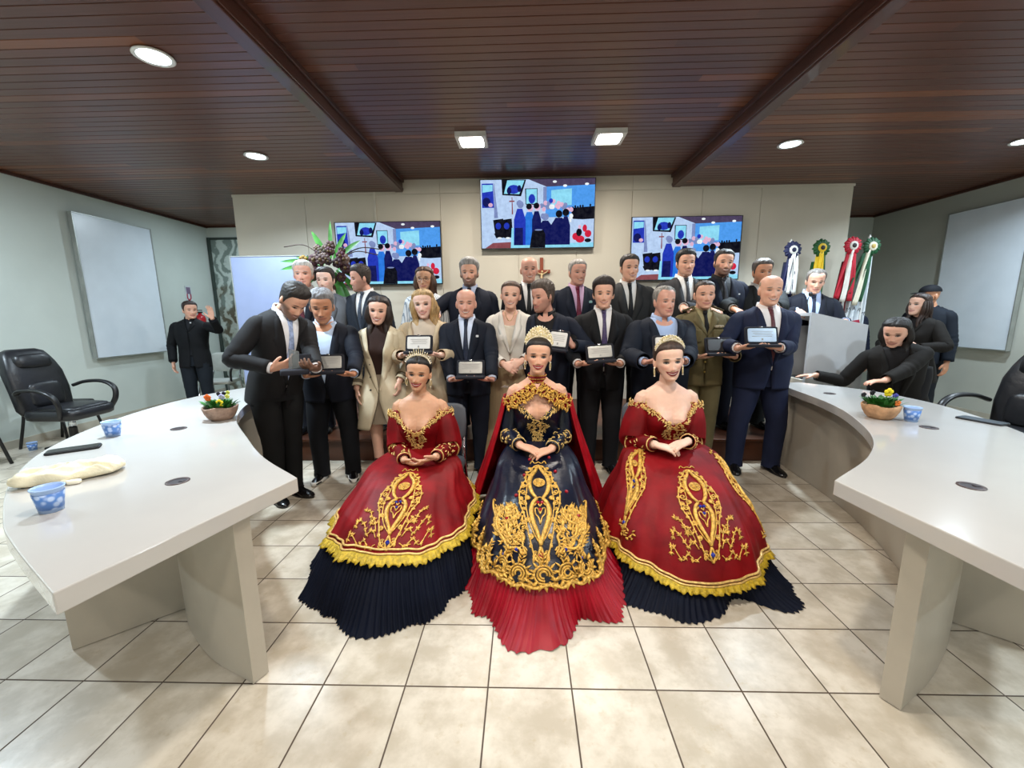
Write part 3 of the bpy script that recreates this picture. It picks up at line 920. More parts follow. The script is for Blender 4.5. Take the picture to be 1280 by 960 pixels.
mb.build('leaves', pm('arrangement_leaf', '#3a7a2c', .45, vary=.4, vs=9), t)
mb = MB()
for s, q in ((-1, [(-.1, 0, 1.86), (-.28, -.03, 1.98), (-.50, -.05, 1.96)]), (1, [(.12, 0, 1.83), (.32, -.05, 1.90), (.56, -.05, 1.86)]), (1, [(.12, 0, 1.78), (.28, -.05, 1.68), (.45, -.06, 1.52)]), (1, [(.12, 0, 1.85), (.36, -.03, 1.94), (.60, -.04, 1.92)])):
    mb.tube(crv(q, 14), .006, 6)
mb.build('twigs', pm('twig_dark', '#3a2a22', .7), t)
cols = ['#33101a', '#3c121e', '#2a1018', '#46182a', '#4a3432', '#403620', '#3c1622', '#8a6a20']
for i in range(34):
    a = rr.uniform(0, 2 * PI)
    r = .24 * math.sqrt(rr.random())
    c = np.array((r * math.cos(a) * 1.1, -.12 - .10 * (1 - r / .24), 1.76 + r * .85 * math.sin(a)))
    s = rr.uniform(.035, .06)
    mb = MB()
    for k in range(6):
        b = 2 * PI * k / 6 + i
        mb.ball(c + np.array((.6 * s * math.cos(b), 0, .6 * s * math.sin(b))), (s * .55, s * .35, s * .55), 0, None, 8, 5)
    mb.ball(c - np.array((0, s * .3, 0)), s * .35, 1, None, 8, 5)
    cc = cols[0 if i in (3, 9) else rr.randrange(8)] if i % 5 else '#6e5a52'
    mb.build('flower', [pm('blossom', cc, .7, vary=.2), pm('blossom_eye', '#5a4628', .7)], t)

# ================================================================== LECTERN
M_LECT = pm('lectern_grey', '#cdd0d4', .45, vary=.03)
M_LECTC = pm('lectern_cream', '#c9c2b4', .45, vary=.03)
t = thing('lectern', 'pale grey lectern with sloping top in front of the speaker', 'lectern', (3.12, 4.36, 0))
mb = MB()
mb.add([(-.27, -.16, 0), (.29, -.16, 0), (.29, -.16, 1.275), (-.27, -.16, 1.405), (-.27, -.13, 0), (.29, -.13, 0), (.29, -.13, 1.275), (-.27, -.13, 1.405)],
       [(0, 1, 2, 3), (7, 6, 5, 4), (0, 4, 5, 1), (1, 5, 6, 2), (2, 6, 7, 3), (3, 7, 4, 0)])
mb.build('front_panel', M_LECT, t, smooth=False)
MB().add([(-.27, -.13, 1.40), (.29, -.13, 1.27), (.29, .28, 1.27), (-.27, .28, 1.40), (-.27, -.13, 1.37), (.29, -.13, 1.24), (.29, .28, 1.24), (-.27, .28, 1.37)],
         [(0, 1, 2, 3), (7, 6, 5, 4), (0, 4, 5, 1), (1, 5, 6, 2), (2, 6, 7, 3), (3, 7, 4, 0)]).build('top', M_LECT, t, smooth=False)
MB().box((-.27, .25, 0), (.29, .28, 1.26)).build('side_panel', M_LECT, t, smooth=False)
MB().box((-.27, -.13, 0), (-.24, .25, .72)).box((.26, -.13, 0), (.29, .25, 1.24)).build('side_panel', M_LECTC, t, smooth=False)
MB().box((-.24, -.13, .70), (.26, .25, .72)).box((.0, -.13, .72), (.02, .25, 1.24)).build('shelf', M_BLACKM, t, smooth=False)
t = thing('microphone', 'thin gooseneck microphone on lectern in front of the speaker', 'microphone', (2.99, 4.50, 1.375))
MB().lathe([(.0, 0), (.035, 0), (.035, .012), (.01, .02), (.0, .02)], 18).build('base', M_BLACK, t)
MB().tube(crv([(0, 0, .01), (0, .0, .1), (.012, .01, .17), (.035, .02, .205)], 14), .005, 8).build('gooseneck', M_BLACK, t)
MB().ball((.042, .022, .215), (.022, .018, .026)).build('capsule', M_BLACK, t)

# ================================================================== FLAGS
def ribbon(mb, x0, x1, w, z0, z1, y, m, ph=0):
    P = []
    for i in range(14):
        u = i / 13
        x = x0 + (x1 - x0) * u
        P.append([(x + (j / 4 - .5) * w * (1 + .25 * u), y + .012 * math.sin(j * 1.6 + u * 5 + ph), z0 + (z1 - z0) * u) for j in range(5)])
    mb.grid(P, m=m)
def flag(label, x, y, cols, cloth, ztip, ros, rib, zc, cw):
    t = thing('flag', label, 'flag', (x, y, 0), 0, 'flags with rosettes behind lectern')
    MB().tube([(0, 0, 0.02), (0, 0, ztip - .09)], .014, 10).build('pole', pm('pole_white', '#c8c8c4', .4), t)
    MB().lathe([(.0, 0), (.14, 0), (.14, .03), (.05, .06), (.03, .12), (.0, .12)], 20).build('stand', M_CHROME, t)
    MB().lathe([(.0, -.10), (.014, -.10), (.02, -.07), (.026, -.045), (.018, -.01), (.004, .025), (.0, .03)], 16, c=(.0, 0, ztip - .02)).build('finial', pm('finial_white', '#e8e8e4', .3), t)
    c = np.array((0, -.05, ros))
    rm = [pm('ribbon_' + str(i), q, .6, sheen=.2) for i, q in enumerate(cols)]
    P = []
    n = 72
    for r, yy in ((.0, -.012), (.05, -.014), (.095, -.004), (.10, .006), (.0, .012)):
        P.append([(c[0] + r * (1 + .07 * math.sin(12 * a)) * math.cos(a), c[1] + yy + .008 * math.sin(18 * a) * (r > .06), c[2] + r * (1 + .07 * math.sin(12 * a)) * math.sin(a)) for a in np.arange(n) * 2 * PI / n])
    mb = MB().grid(P, cv=True, m=0)
    mb.ball(c - np.array((0, .016, 0)), (.052, .010, .052), 1, None, 20, 6)
    mb.ball(c - np.array((0, .024, 0)), (.027, .008, .027), 2, None, 16, 6)
    mb.build('rosette', rm, t)
    for k, (dx, m) in enumerate(rib):
        mb = MB()
        ribbon(mb, dx[0], dx[1], .052, ros - .04, dx[2], -.045 - .012 * (k % 2), 0, k)
        mb.build('ribbon', rm[m], t, solid=.002)
    P = []
    ccol, top, bot = cloth
    for i in range(26):
        u = i / 25
        z = top + (bot - top) * u
        w = cw[0] + (cw[1] - cw[0]) * u ** .8
        xo = cw[2] * u
        P.append([(xo + w * (j / 24 - .5), .02 + .035 * math.sin(j * 1.05 + .6 * math.sin(u * 4)) * (.3 + u), z - .05 * u * (j / 24 - .5)) for j in range(25)])
    MB().grid(P).build('cloth', pm('flag_cloth', ccol, .75, sheen=.1), t, solid=.003)
    return t
FY = 5.2
flag('furled navy flag with navy and white rosette, leftmost of the row', 3.19, FY, ['#141a48', '#e4e2dc', '#10163c'], ('#161c3c', 2.0, .6), 2.255, 2.13, [((-.015, -.075, 1.62), 0), ((.0, -.03, 1.62), 1), ((.02, .02, 1.60), 0), ((.035, .055, 1.62), 1)], 0, (.10, .26, .0))
flag('furled flag with green and yellow rosette and ribbons, behind the speaker', 3.52, FY, ['#12501e', '#e0b818', '#1c1a14'], ('#1a5a28', 2.0, .6), 2.255, 2.15, [((-.02, -.05, 1.58), 1), ((.01, -.02, 1.58), 1), ((.035, .035, 1.6), 0), ((.0, .01, 1.6), 1)], 0, (.10, .26, .0))
flag('furled flag with red and white rosette and striped red ribbons', 3.88, FY, ['#c01832', '#e8e2da', '#2a1a1c'], ('#7a1424', 2.0, .7), 2.27, 2.17, [((-.02, -.13, 1.56), 0), ((.0, -.06, 1.52), 1), ((.03, .04, 1.53), 0)], 0, (.10, .2, -.08))
t = flag('hanging white flag with green and white rosette, rightmost of the row', 4.10, FY, ['#12502c', '#e2dcc6', '#c8a85a'], ('#d4dbe0', 2.05, .62), 2.29, 2.16, [((-.05, -.20, 1.62), 0), ((-.03, -.13, 1.48), 1), ((.0, -.06, 1.52), 0)], 0, (.14, .36, -.13))
# emblem on the white flag: a ring of dark lettering round a red and white shield
mb = MB()
ex, ez = -.10, 1.30
mb.add([(ex - .09, 0, ez - .02), (ex + .06, 0, ez + .01), (ex + .075, 0, ez - .06), (ex + .04, 0, ez - .12), (ex - .08, 0, ez - .12)], [(0, 1, 2, 3, 4)], 0)
mb.build('emblem', pm('emblem_red', '#9a1838', .7), t, Tr(0, -.055, 0), smooth=False, solid=.002)
for k, ch in enumerate('CAMARA LEG'):
    if ch == ' ':
        continue
    cu = bpy.data.curves.new('letter', 'FONT')
    cu.body = ch
    cu.size = .062
    cu.extrude = .001
    cu.align_x = 'CENTER'
    o = bpy.data.objects.new('letter', cu)
    a = R(150 - k * 21)
    dg = bpy.context.evaluated_depsgraph_get()
    COL.objects.link(o)
    dg.update()
    me = bpy.data.meshes.new_from_object(o.evaluated_get(dg))
    bpy.data.objects.remove(o)
    o = bpy.data.objects.new('emblem_letter', me)
    COL.objects.link(o)
    me.materials.clear()
    me.materials.append(pm('letter_dark', '#1a2430', .7))
    o.parent = t
    o.matrix_local = Tr(ex - .03 + .16 * math.cos(a), -.058, ez - .04 + .16 * math.sin(a)) @ Ry(-(a - PI / 2)) @ Rx(PI / 2)
# ================================================================== PEOPLE
HZ = [-.118, -.112, -.10, -.085, -.065, -.04, -.015, .005, .025, .05, .075, .095, .108, .116, .120]
HW = [.016, .030, .043, .052, .059, .065, .070, .0725, .0745, .076, .073, .061, .045, .028, .004]
HFR = [.072, .084, .091, .092, .0905, .089, .087, .0865, .0885, .088, .080, .063, .044, .024, .0]
HBK = [-.040, -.022, .002, .028, .056, .074, .084, .090, .094, .095, .088, .072, .052, .030, .004]
def head_pts(nz=58, nt=64, nose=1.0, jaw=1.0, feat=True):
    """head surface in head space: x to the person's left, -y front, z up, centre between the eyes"""
    z = np.concatenate([np.linspace(-.118, -.09, 8)[:-1], np.linspace(-.09, .09, nz - 16), np.linspace(.09, .120, 10)[1:]])
    w, fr, bk = ci(z, HZ, HW), ci(z, HZ, HFR), ci(z, HZ, HBK)
    w = w * (1 + (jaw - 1) * np.clip((-.02 - z) / .075, 0, 1.25))
    th = np.arange(nt) * 2 * PI / nt
    s, c = np.sin(th), np.cos(th)
    e = 2 / 2.25
    X = w[:, None] * (np.sign(s) * np.abs(s) ** e)[None]
    yc, hb = (bk - fr) / 2, (bk + fr) / 2
    Y = yc[:, None] - hb[:, None] * (np.sign(c) * np.abs(c) ** e)[None]
    Z = np.repeat(z[:, None], nt, 1)
    if feat:
        F = np.clip(c, 0, 1)[None] ** .5 * (Y < -.02)
        g = lambda x0, z0, sx, sz: np.exp(-((np.abs(X) - x0) / sx) ** 2 - ((Z - z0) / sz) ** 2)
        nz_ = np.interp(Z, [-.056, -.046, -.036, .0, .016, .03], [0, .016, .0225, .010, .003, 0])
        Y = Y - F * nz_ * nose * np.exp(-(X / np.interp(Z, [-.05, -.03, .02], [.0135, .011, .008])) ** 2)
        Y = Y - F * .006 * g(.012, -.042, .006, .007)
        Y = Y + F * .0115 * g(.031, .003, .015, .010)
        Y = Y - F * .004 * g(.030, .0, .009, .007)
        Y = Y - F * .0055 * g(.028, .021, .022, .007)
        Y = Y - F * .0055 * np.exp(-(X / .022) ** 2) * (np.exp(-((Z + .064) / .005) ** 2) + np.exp(-((Z + .075) / .0055) ** 2))
        Y = Y + F * .003 * np.exp(-(X / .02) ** 2 - ((Z + .088) / .006) ** 2)
        Y = Y - F * .005 * nose ** 2 * np.exp(-(X / .02) ** 2 - ((Z + .103) / .010) ** 2)
        Y = Y - F * .006 * g(.040, -.028, .018, .018)
    P = np.stack([X, Y, Z], -1)
    return P

def hairline(phi, kind):
    """height of the hair's edge by azimuth 0 front .. 180 back (degrees)"""
    xs = [0, 25, 45, 58, 70, 82, 95, 112, 135, 160, 180]
    if kind == 'short':
        ys = [.076, .076, .070, .050, .016, -.030, .0, -.040, -.066, -.076, -.078]
    elif kind == 'receding':
        ys = [.088, .094, .095, .072, .03, -.015, .004, -.035, -.062, -.072, -.074]
    elif kind == 'bald':
        ys = [.2, .2, .2, .19, .13, .03, .03, .01, -.02, -.06, -.065]
    elif kind == 'low':
        ys = [.066, .065, .058, .042, .016, -.03, .0, -.04, -.066, -.076, -.078]
    else:   # women, hair drawn down over the ears
        ys = [.081, .079, .071, .057, .036, .0, -.045, -.09, -.11, -.115, -.115]
    return ci(np.abs(phi), xs, ys)

def hair_mesh(mb, kind, off=.010, top=.016, part=0.0, strand=.0025, front=0.0):
    P = head_pts(60, 88, feat=False)
    X, Y, Z = P[..., 0], P[..., 1], P[..., 2]
    phi = np.degrees(np.arctan2(np.abs(X), -(Y - .005)))
    hl = hairline(phi, kind)
    if kind == 'bald':
        k = np.clip((Z - hl) / .010, 0, 1) * np.clip((.075 - Z) / .02, 0, 1) * (phi > 60)
    else:
        k = np.clip((Z - hl + .004) / (.030 if kind != 'woman' else .022), 0, 1)
    k = k * k * (3 - 2 * k)
    upn = np.clip((Z - .02) / .09, 0, 1)
    D = P - np.array((0, .01, .005))
    D /= np.linalg.norm(D, axis=-1, keepdims=True)
    o = off + (top - off) * upn + front * np.exp(-(phi / 50) ** 2) * upn
    ang = np.arctan2(X, -Y)
    st = strand * (np.sin(34 * ang + 9 * np.sin(40 * Z + 3 * ang)) * .6 + np.sin(57 * ang + 60 * Z) * .4)
    o = o + st * (.4 + upn)
    if part:
        o = o - .007 * np.exp(-((X - part) / .006) ** 2) * (Z > .04)
    d = -.004 + (o + .004) * k ** .8
    Q = P + D * d[..., None]
    mb.grid(Q, cv=True, caps=(False, True), keep=(k > .001).reshape(-1))
    return mb

def lock(mb, pts, r0, r1, r2, flat=.55, n=8):
    p = crv(pts, 18)
    u = np.linspace(0, 1, 18)
    r = ci(u, [0, .15, .6, 1], [r0 * .6, r0, r1, r2])
    mb.tube(p, np.stack([r, r * flat], 1), n, up=(0, -1, .05))

def long_hair(mb, length=.30, spread=.115, front=True, wave=.0, seed=1, off=.012, vol=1.0):
    hair_mesh(mb, 'woman', off, .014, part=.006)
    rr = random.Random(seed)
    for i, ph in enumerate(np.linspace(62 if front else 85, 298 if front else 275, 17)):
        a = R(ph)
        x, y = math.sin(a), -math.cos(a)
        L = length * rr.uniform(.9, 1.08)
        f = 1.0 if abs(ph - 180) < 60 else (.75 if front else .9)
        pts = []
        for j, (r, z) in enumerate(((.072, .055), (.084, .0), (.090, -.06), (spread * f * .9, -.12), (spread * f, -.18), (spread * f * 1.02, -.12 - (L - .12)))):
            wv = wave * math.sin(j * 2.1 + i * 1.3)
            yy = .012 + (r * y * 1.08) - (.03 * (j > 3) if y < 0 else 0)
            pts.append(((r + wv) * x * vol, yy + wv * .4, z))
        lock(mb, pts, .022, .024, .006)
    return mb

def skin_mat(P):
    """skin with the face worked out from head-space coordinates stored on the mesh"""
    m, t, b = base_mat('skin_' + P['id'], .48)
    b.inputs['Subsurface Weight'].default_value = .12
    b.inputs['Subsurface Radius'].default_value = (.012, .005, .003)
    b.inputs['Subsurface Scale'].default_value = .5
    at = t.n('ShaderNodeAttribute', attribute_name='hp').outputs['Vector']
    x, y, z = t.sep(at)
    ax = t.math('ABSOLUTE', x)
    front = t.ramp(y, -.035, -.055)
    skin = srgb(P['skin'])
    red = (skin[0] * .95, skin[1] * .62, skin[2] * .58)
    n = t.noise(at, 45, 3)
    def ell(px, pz, rx, rz, lo=1.0, hi=.75, tilt=0.0):
        dx = t.math('DIVIDE', t.math('SUBTRACT', ax, px), rx)
        zz = t.math('SUBTRACT', z, pz)
        if tilt:
            zz = t.math('SUBTRACT', zz, t.math('MULTIPLY', t.math('SUBTRACT', ax, px), tilt))
        dz = t.math('DIVIDE', zz, rz)
        r = t.math('SQRT', t.math('ADD', t.math('MULTIPLY', dx, dx), t.math('MULTIPLY', dz, dz)))
        return t.math('MULTIPLY', t.ramp(r, lo, hi), front)
    c = t.mix(t.ramp(n, .3, .7), tuple(q * .97 for q in skin), tuple(min(1, q * 1.03) for q in skin))
    blush = P.get('blush', .35)
    c = t.mix(t.math('MULTIPLY', ell(.042, -.030, .030, .026, 1.0, .1), blush), c, red)
    c = t.mix(t.math('MULTIPLY', ell(0, -.038, .018, .016, 1.0, .2), blush * .8), c, red)
    if P.get('beard'):
        bc, amt = P['beard']
        low = t.ramp(t.math('ADD', z, t.math('MULTIPLY', ax, -.75)), -.068, -.088)
        side = t.math('MULTIPLY', t.ramp(ax, .046, .056), t.ramp(z, .0, -.03))
        must = ell(0, -.056, .032, .010, 1.1, .6)
        k = t.math('MAXIMUM', t.math('MAXIMUM', low, must), side)
        k = t.math('MULTIPLY', k, t.math('MULTIPLY', t.ramp(y, .03, .0), t.ramp(z, -.135, -.118)))
        c = t.mix(t.math('MULTIPLY', k, t.math('ADD', amt * .75, t.math('MULTIPLY', n, amt * .4))), c, srgb(bc))
    if P.get('makeup'):
        c = t.mix(t.math('MULTIPLY', ell(.032, .010, .023, .014, 1.0, .2), .55), c, tuple(q * .42 for q in skin))
    bro = srgb(P.get('brow', '#2a1c14'))
    bz = .0235
    c = t.mix(t.math('MULTIPLY', ell(.033, bz, .020, .0052, 1.15, .5, -.12), P.get('brow_amt', .9)), c, bro)
    # eyes: lash line, white, iris
    eo = P.get('eye_open', .0041)
    c = t.mix(ell(.0315, .0015, .0168, eo + (.0048 if P.get('makeup') else .0034), 1.15, .7), c, srgb('#2a1a14') if P.get('makeup') else tuple(q * .30 for q in skin))
    c = t.mix(ell(.0315, .0, .0112, eo, 1.1, .8), c, srgb('#94867c'))
    c = t.mix(ell(.0315, .0008, .0074, min(.0066, eo * 1.25), 1.1, .8), c, srgb('#1c120c'))
    # nostrils: shade of the holes put into the skin colour; mouth
    c = t.mix(t.math('MULTIPLY', ell(.0075, -.0505, .0045, .0026), .6), c, tuple(q * .35 for q in skin))
    zm = t.math('SUBTRACT', t.math('ADD', z, .069), t.math('MULTIPLY', t.math('MULTIPLY', ax, ax), P.get('curve', 13.0 if P.get('smile') else 5.0)))
    def mou(rx, rz, dz=0.0):
        a, q = t.math('DIVIDE', ax, rx), t.math('DIVIDE', t.math('SUBTRACT', zm, dz), rz)
        return t.math('MULTIPLY', t.ramp(t.math('SQRT', t.math('ADD', t.math('MULTIPLY', a, a), t.math('MULTIPLY', q, q))), 1.08, .85), front)
    lip = srgb(P.get('lip', '#a8605a'))
    mw = P.get('mouth', .036)
    c = t.mix(t.math('MULTIPLY', mou(mw, .0128 if P.get('makeup') else .0100), P.get('lip_amt', .7)), c, lip)
    if P.get('smile'):
        c = t.mix(mou(mw * .82, .0062 * P['smile']), c, srgb('#4a1c1c'))
        c = t.mix(mou(mw * .70, .0040 * P['smile'], .0008), c, srgb('#cfc4b8'))
    else:
        c = t.mix(t.math('MULTIPLY', mou(mw * .9, .0016), .8), c, tuple(q * .4 for q in lip))
    t.put(b.inputs['Base Color'], c)
    return m

FL = [.070, .078, .073, .058]
def hand(mb, M, side, curl=(.35, .5, .35), thumb=.6, spread=.10, s=1.0):
    """wrist frame: x along the fingers, z out of the back of the hand; side +1 left, -1 right"""
    sd = -side     # thumb towards +y for a right hand
    m4 = M @ Matrix.Scale(s, 4)
    P = []
    for x, w, h, zc in ((-.012, .027, .019, 0), (.0, .029, .018, 0), (.02, .034, .0165, 0), (.045, .040, .0155, .001), (.07, .043, .0145, .002), (.09, .041, .012, .001), (.099, .034, .008, 0)):
        P.append([(x, w * math.copysign(abs(math.cos(a)) ** .8, math.cos(a)), zc + h * math.copysign(abs(math.sin(a)) ** .8, math.sin(a))) for a in np.arange(16) * 2 * PI / 16])
    mb.grid(tf(np.array(P), m4), cv=True, caps=(True, True))
    for k in range(4):
        y = sd * (.0305 - .0203 * k)
        L = FL[k]
        a = 0.0
        p = np.array((.084 - .006 * (k == 3), y, .002))
        yaw = sd * spread * (1.5 - k) * .6
        pts = [p.copy()]
        for q, (ln, cu) in enumerate(zip((.46, .30, .24), curl)):
            a += cu
            d = np.array((math.cos(a) * math.cos(yaw), math.sin(yaw) * math.cos(a), -math.sin(a)))
            for _ in range(2):
                p = p + d * (L * ln / 2 + (.006 if q == 0 else 0))
                pts.append(p.copy())
        mb.tube(tf(np.array(pts), m4), np.array([.0093, .0096, .0090, .0088, .0080, .0076, .0058]) * s, 8)
    th = [(.018, sd * .024, -.004), (.038, sd * (.036 + .012 * thumb), -.010), (.060, sd * (.040 + .028 * thumb), -.018), (.084, sd * (.040 + .034 * thumb), -.024)]
    mb.tube(tf(crv(th, 8), m4), np.array([.0150, .0148, .0138, .0122, .0110, .0106, .0098, .0066]) * s, 8)

TORSO = dict(z=[.70, .76, .86, .95, 1.05, 1.15, 1.25, 1.33, 1.385, 1.42, 1.447, 1.468, 1.49],
             a=[.190, .190, .189, .184, .178, .186, .199, .205, .198, .178, .140, .098, .072],
             b=[.130, .132, .134, .130, .124, .129, .131, .122, .109, .097, .083, .070, .062],
             y=[.0, .0, .0, .0, -.004, -.008, -.008, -.002, .006, .012, .016, .020, .022])
TORSO_F = dict(z=TORSO['z'],
               a=[.188, .190, .184, .165, .142, .148, .160, .172, .172, .152, .114, .078, .056],
               b=[.128, .130, .124, .110, .098, .104, .112, .104, .094, .084, .072, .058, .050],
               y=[.0, .0, .0, .0, .0, -.004, -.006, -.002, .006, .012, .016, .020, .022])
EXP = 2.35

class Person:
    def __init__(s, **P):
        s.P = P
        s.f = P.get('fem', False)
        s.s = (P['h'] - .034 - .12 * (P.get('hs', 1.0) - 1)) / 1.72
        s.root = thing('person', P['label'], 'person', (P['x'], P['y'], P.get('z', 0)), R(P.get('yaw', 0)), P.get('group'))
        S = s.s
        lean, roll, twist = P.get('lean', (0, 0, 0))
        pv = (0, 0, .93 * S)
        s.drop = P.get('sit', 0.0)
        s.U = Tr(0, 0, -s.drop) @ Tr(*pv) @ Rz(R(twist)) @ Rx(R(lean)) @ Ry(R(roll)) @ Tr(0, 0, -.93 * S)
        s.wd = P.get('wd', 1.0)
        s.dp = P.get('dp', 1.0)
        s.belly = P.get('belly', 0.0)
        hy, hp, hr = P.get('head', (0, 0, 0))
        s.hs = P.get('hs', 1.0) * (S ** .4)
        npv = (0, .012 * S, 1.50 * S)
        s.H = s.U @ Tr(*npv) @ Rz(R(hy)) @ Rx(R(hp)) @ Ry(R(hr)) @ Tr(0, -.030 * S, .118 * s.hs - .012 + P.get('neckup', 0.0)) @ Matrix.Diagonal((s.hs * (1.09 if s.f else 1.03), s.hs, s.hs, 1))
        w = (.158 if s.f else .180) * s.wd * S
        s.sh = {k: np.array(s.U @ Vector((k * w, .010 * S, 1.376 * S))) for k in (-1, 1)}
        s.M = Rz(R(P.get('yaw', 0)))
        s.arms = {}
        for k in (-1, 1):
            s.solve(k, P.get('armL' if k > 0 else 'armR'))
    def local(s, w):
        """world point to the person's own space"""
        P = s.P
        return np.array(s.M.inverted() @ (Vector(w) - Vector((P['x'], P['y'], P.get('z', 0)))))
    def solve(s, k, A):
        S = s.s
        L1, L2 = .295 * S, .262 * S
        if A is None:
            A = dict(at=(k * .265 * s.wd, -.04, .80), fd=(0, -.12, -1), pd=(-k, 0, 0), hint=(k * .35, .6, 0))
            A['at'] = tuple(np.array(A['at']) * S)
            if s.P.get('drop'):
                A['at'] = (A['at'][0], A['at'][1], A['at'][2] - s.P['drop'])
            w = np.array(A['at'])
        else:
            w = s.local(A['w']) if 'w' in A else np.array(A['at'], float)
        if 'fd' in A:
            fd = np.array(A['fd'], float)
        a = s.sh[k]
        d = w - a
        L = np.linalg.norm(d)
        mx = (L1 + L2) * .995
        if L > mx:
            w = a + d * mx / L
            d = w - a
            L = mx
        x = (L1 ** 2 - L2 ** 2 + L ** 2) / (2 * L)
        hgt = math.sqrt(max(1e-6, L1 ** 2 - x ** 2))
        u = d / L
        hint = np.array(A.get('hint', (k * .7, .5, -.6)), float)
        v = hint - (hint @ u) * u
        v /= np.linalg.norm(v)
        e = a + u * x + v * hgt
        fore = (w - e) / np.linalg.norm(w - e)
        s.arms[k] = dict(S=a, E=e, W=w, fd=np.array(A.get('fd', fore), float), pd=np.array(A.get('pd', (-k, 0, 0)), float), curl=A.get('curl', (.3, .45, .3)), thumb=A.get('thumb', .5))
    # ---------------------------------------------------------- profile
    def prof(s, z, inset=0.0, flare=0.0, zf=.95):
        T = TORSO_F if s.f else TORSO
        a, b, y = ci(z, T['z'], T['a']) * s.wd, ci(z, T['z'], T['b']) * s.dp, ci(z, T['z'], T['y'])
        bl = s.belly * np.exp(-((z - 1.02) / .14) ** 2)
        b, y, a = b + bl * .5, y - bl * .5, a + bl * .35
        fl = flare * np.clip((zf - z) / .3, 0, 3)
        if s.f and s.P.get('bust', .024):
            bu = s.P.get('bust', .024) * .45 * np.exp(-((z - 1.235) / .07) ** 2)
            b, y = b + bu * .5, y - bu * .5
        return a + fl - inset, b + fl - inset, y
    def ring(s, z, th, inset=0.0, flare=0.0, zf=.95):
        a, b, y = s.prof(np.asarray(z, float), inset, flare, zf)
        e = 2 / EXP
        X = a * np.sign(np.sin(th)) * np.abs(np.sin(th)) ** e
        Y = y - b * np.sign(np.cos(th)) * np.abs(np.cos(th)) ** e
        if s.f:
            Y = Y - s.P.get('bust', .024) * 1.15 * np.exp(-((np.abs(X) - .070) / .038) ** 2 - ((np.asarray(z, float) - 1.245) / .060) ** 2) * (np.cos(th) > 0)
        return np.stack([X, Y, np.broadcast_to(z, np.shape(th)).astype(float)], -1) * s.s
    def up(s, P):
        return tf(P, s.U)
    # ---------------------------------------------------------- body
    def body(s, vox=.0045, legs=False, shoulders=False):
        P, S = s.P, s.s
        mb = MB()
        th = np.arange(36) * 2 * PI / 36
        zs = np.linspace(.92, 1.485, 24)
        ins = .012 if shoulders else .030
        mb.grid(s.up(np.array([s.ring(np.full(36, z), th, ins * (1 if z < 1.40 else (1 - (z - 1.40) / .09 * .6))) for z in zs])), cv=True, caps=(True, True))
        nr = (.049 if s.f else .060) * P.get('neck', 1.0) * S
        n0, n1 = np.array(s.U @ Vector((0, .022 * S, 1.40 * S))), np.array(s.H @ Vector((0, .012, -.075)))
        nm = np.array(s.U @ Vector((0, .018 * S, 1.47 * S)))
        mb.tube(crv([n0, nm, n1, np.array(s.H @ Vector((0, .012, -.03)))], 12), ci(np.linspace(0, 1, 12), [0, .25, .6, 1], [nr * 1.35, nr * 1.08, nr, nr * .95]), 20)
        mb.grid(tf(head_pts(jaw=P.get('jaw', .82 if s.f else .97), nose=P.get('nose', .72 if s.f else 1.0)), s.H), cv=True, caps=(True, True))
        for k in (-1, 1):     # ears
            mb.ball((0, 0, 0), (.009, .019, .032), 0, s.H @ Tr(k * .0765, .012, -.006) @ Rz(k * R(22)) @ Rx(R(-8)), 12, 8)
            mb.ball((0, 0, 0), (.007, .010, .012), 0, s.H @ Tr(k * .074, .006, -.030), 10, 6)
            A = s.arms[k]
            r = (.036 if s.f else .043) * S
            pts = crv([A['S'] - np.array((k * .06, 0, .0)) * S, A['S'], (A['S'] + A['E']) / 2, A['E'], (A['E'] + A['W']) / 2, A['W']], 22)
            rad = ci(np.linspace(0, 1, 22), [0, .2, .4, .6, .75, 1], [r * 1.25, r * 1.3, r * 1.1, r * .95, r * .92, .026 * S])
            mb.tube(pts, rad, 14)
            M = frame(A['W'], A['fd'], -A['pd'])
            hand(mb, M, k, A['curl'], A['thumb'], s=S ** .5 * (.90 if s.f else 1.02) * P.get('hand', 1.0))
        if legs:
            for k in (-1, 1):
                mb.tube(crv([(k * .085 * S, 0, .86 * S), (k * .085 * S, -.01, .48 * S), (k * .085 * S, .02, .09 * S), (k * .09 * S, -.02, .045 * S), (k * .10 * S, -.13 * S, .022)], 30),
                        ci(np.linspace(0, 1, 30), [0, .25, .42, .55, .78, .86, 1], [.075, .062, .048, .050, .032, .034, .022]) * S, 14)
        tmp = mb.build('tmp', [], None)
        q = tmp.modifiers.new('r', 'REMESH')
        q.mode = 'VOXEL'
        q.voxel_size = vox
        q2 = tmp.modifiers.new('s', 'SMOOTH')
        q2.factor = .5
        q2.iterations = 2
        dg = bpy.context.evaluated_depsgraph_get()
        dg.update()
        me = bpy.data.meshes.new_from_object(tmp.evaluated_get(dg))
        bpy.data.objects.remove(tmp)
        me.name = 'body'
        n = len(me.vertices)
        co = np.empty(n * 3)
        me.vertices.foreach_get('co', co)
        hp = tf(co.reshape(-1, 3), s.H.inverted())
        at = me.attributes.new('hp', 'FLOAT_VECTOR', 'POINT')
        at.data.foreach_set('vector', hp.reshape(-1))
        me.materials.clear()
        me.materials.append(skin_mat(P))
        me.polygons.foreach_set('use_smooth', [True] * len(me.polygons))
        o = bpy.data.objects.new('body', me)
        COL.objects.link(o)
        o.parent = s.root
        return o
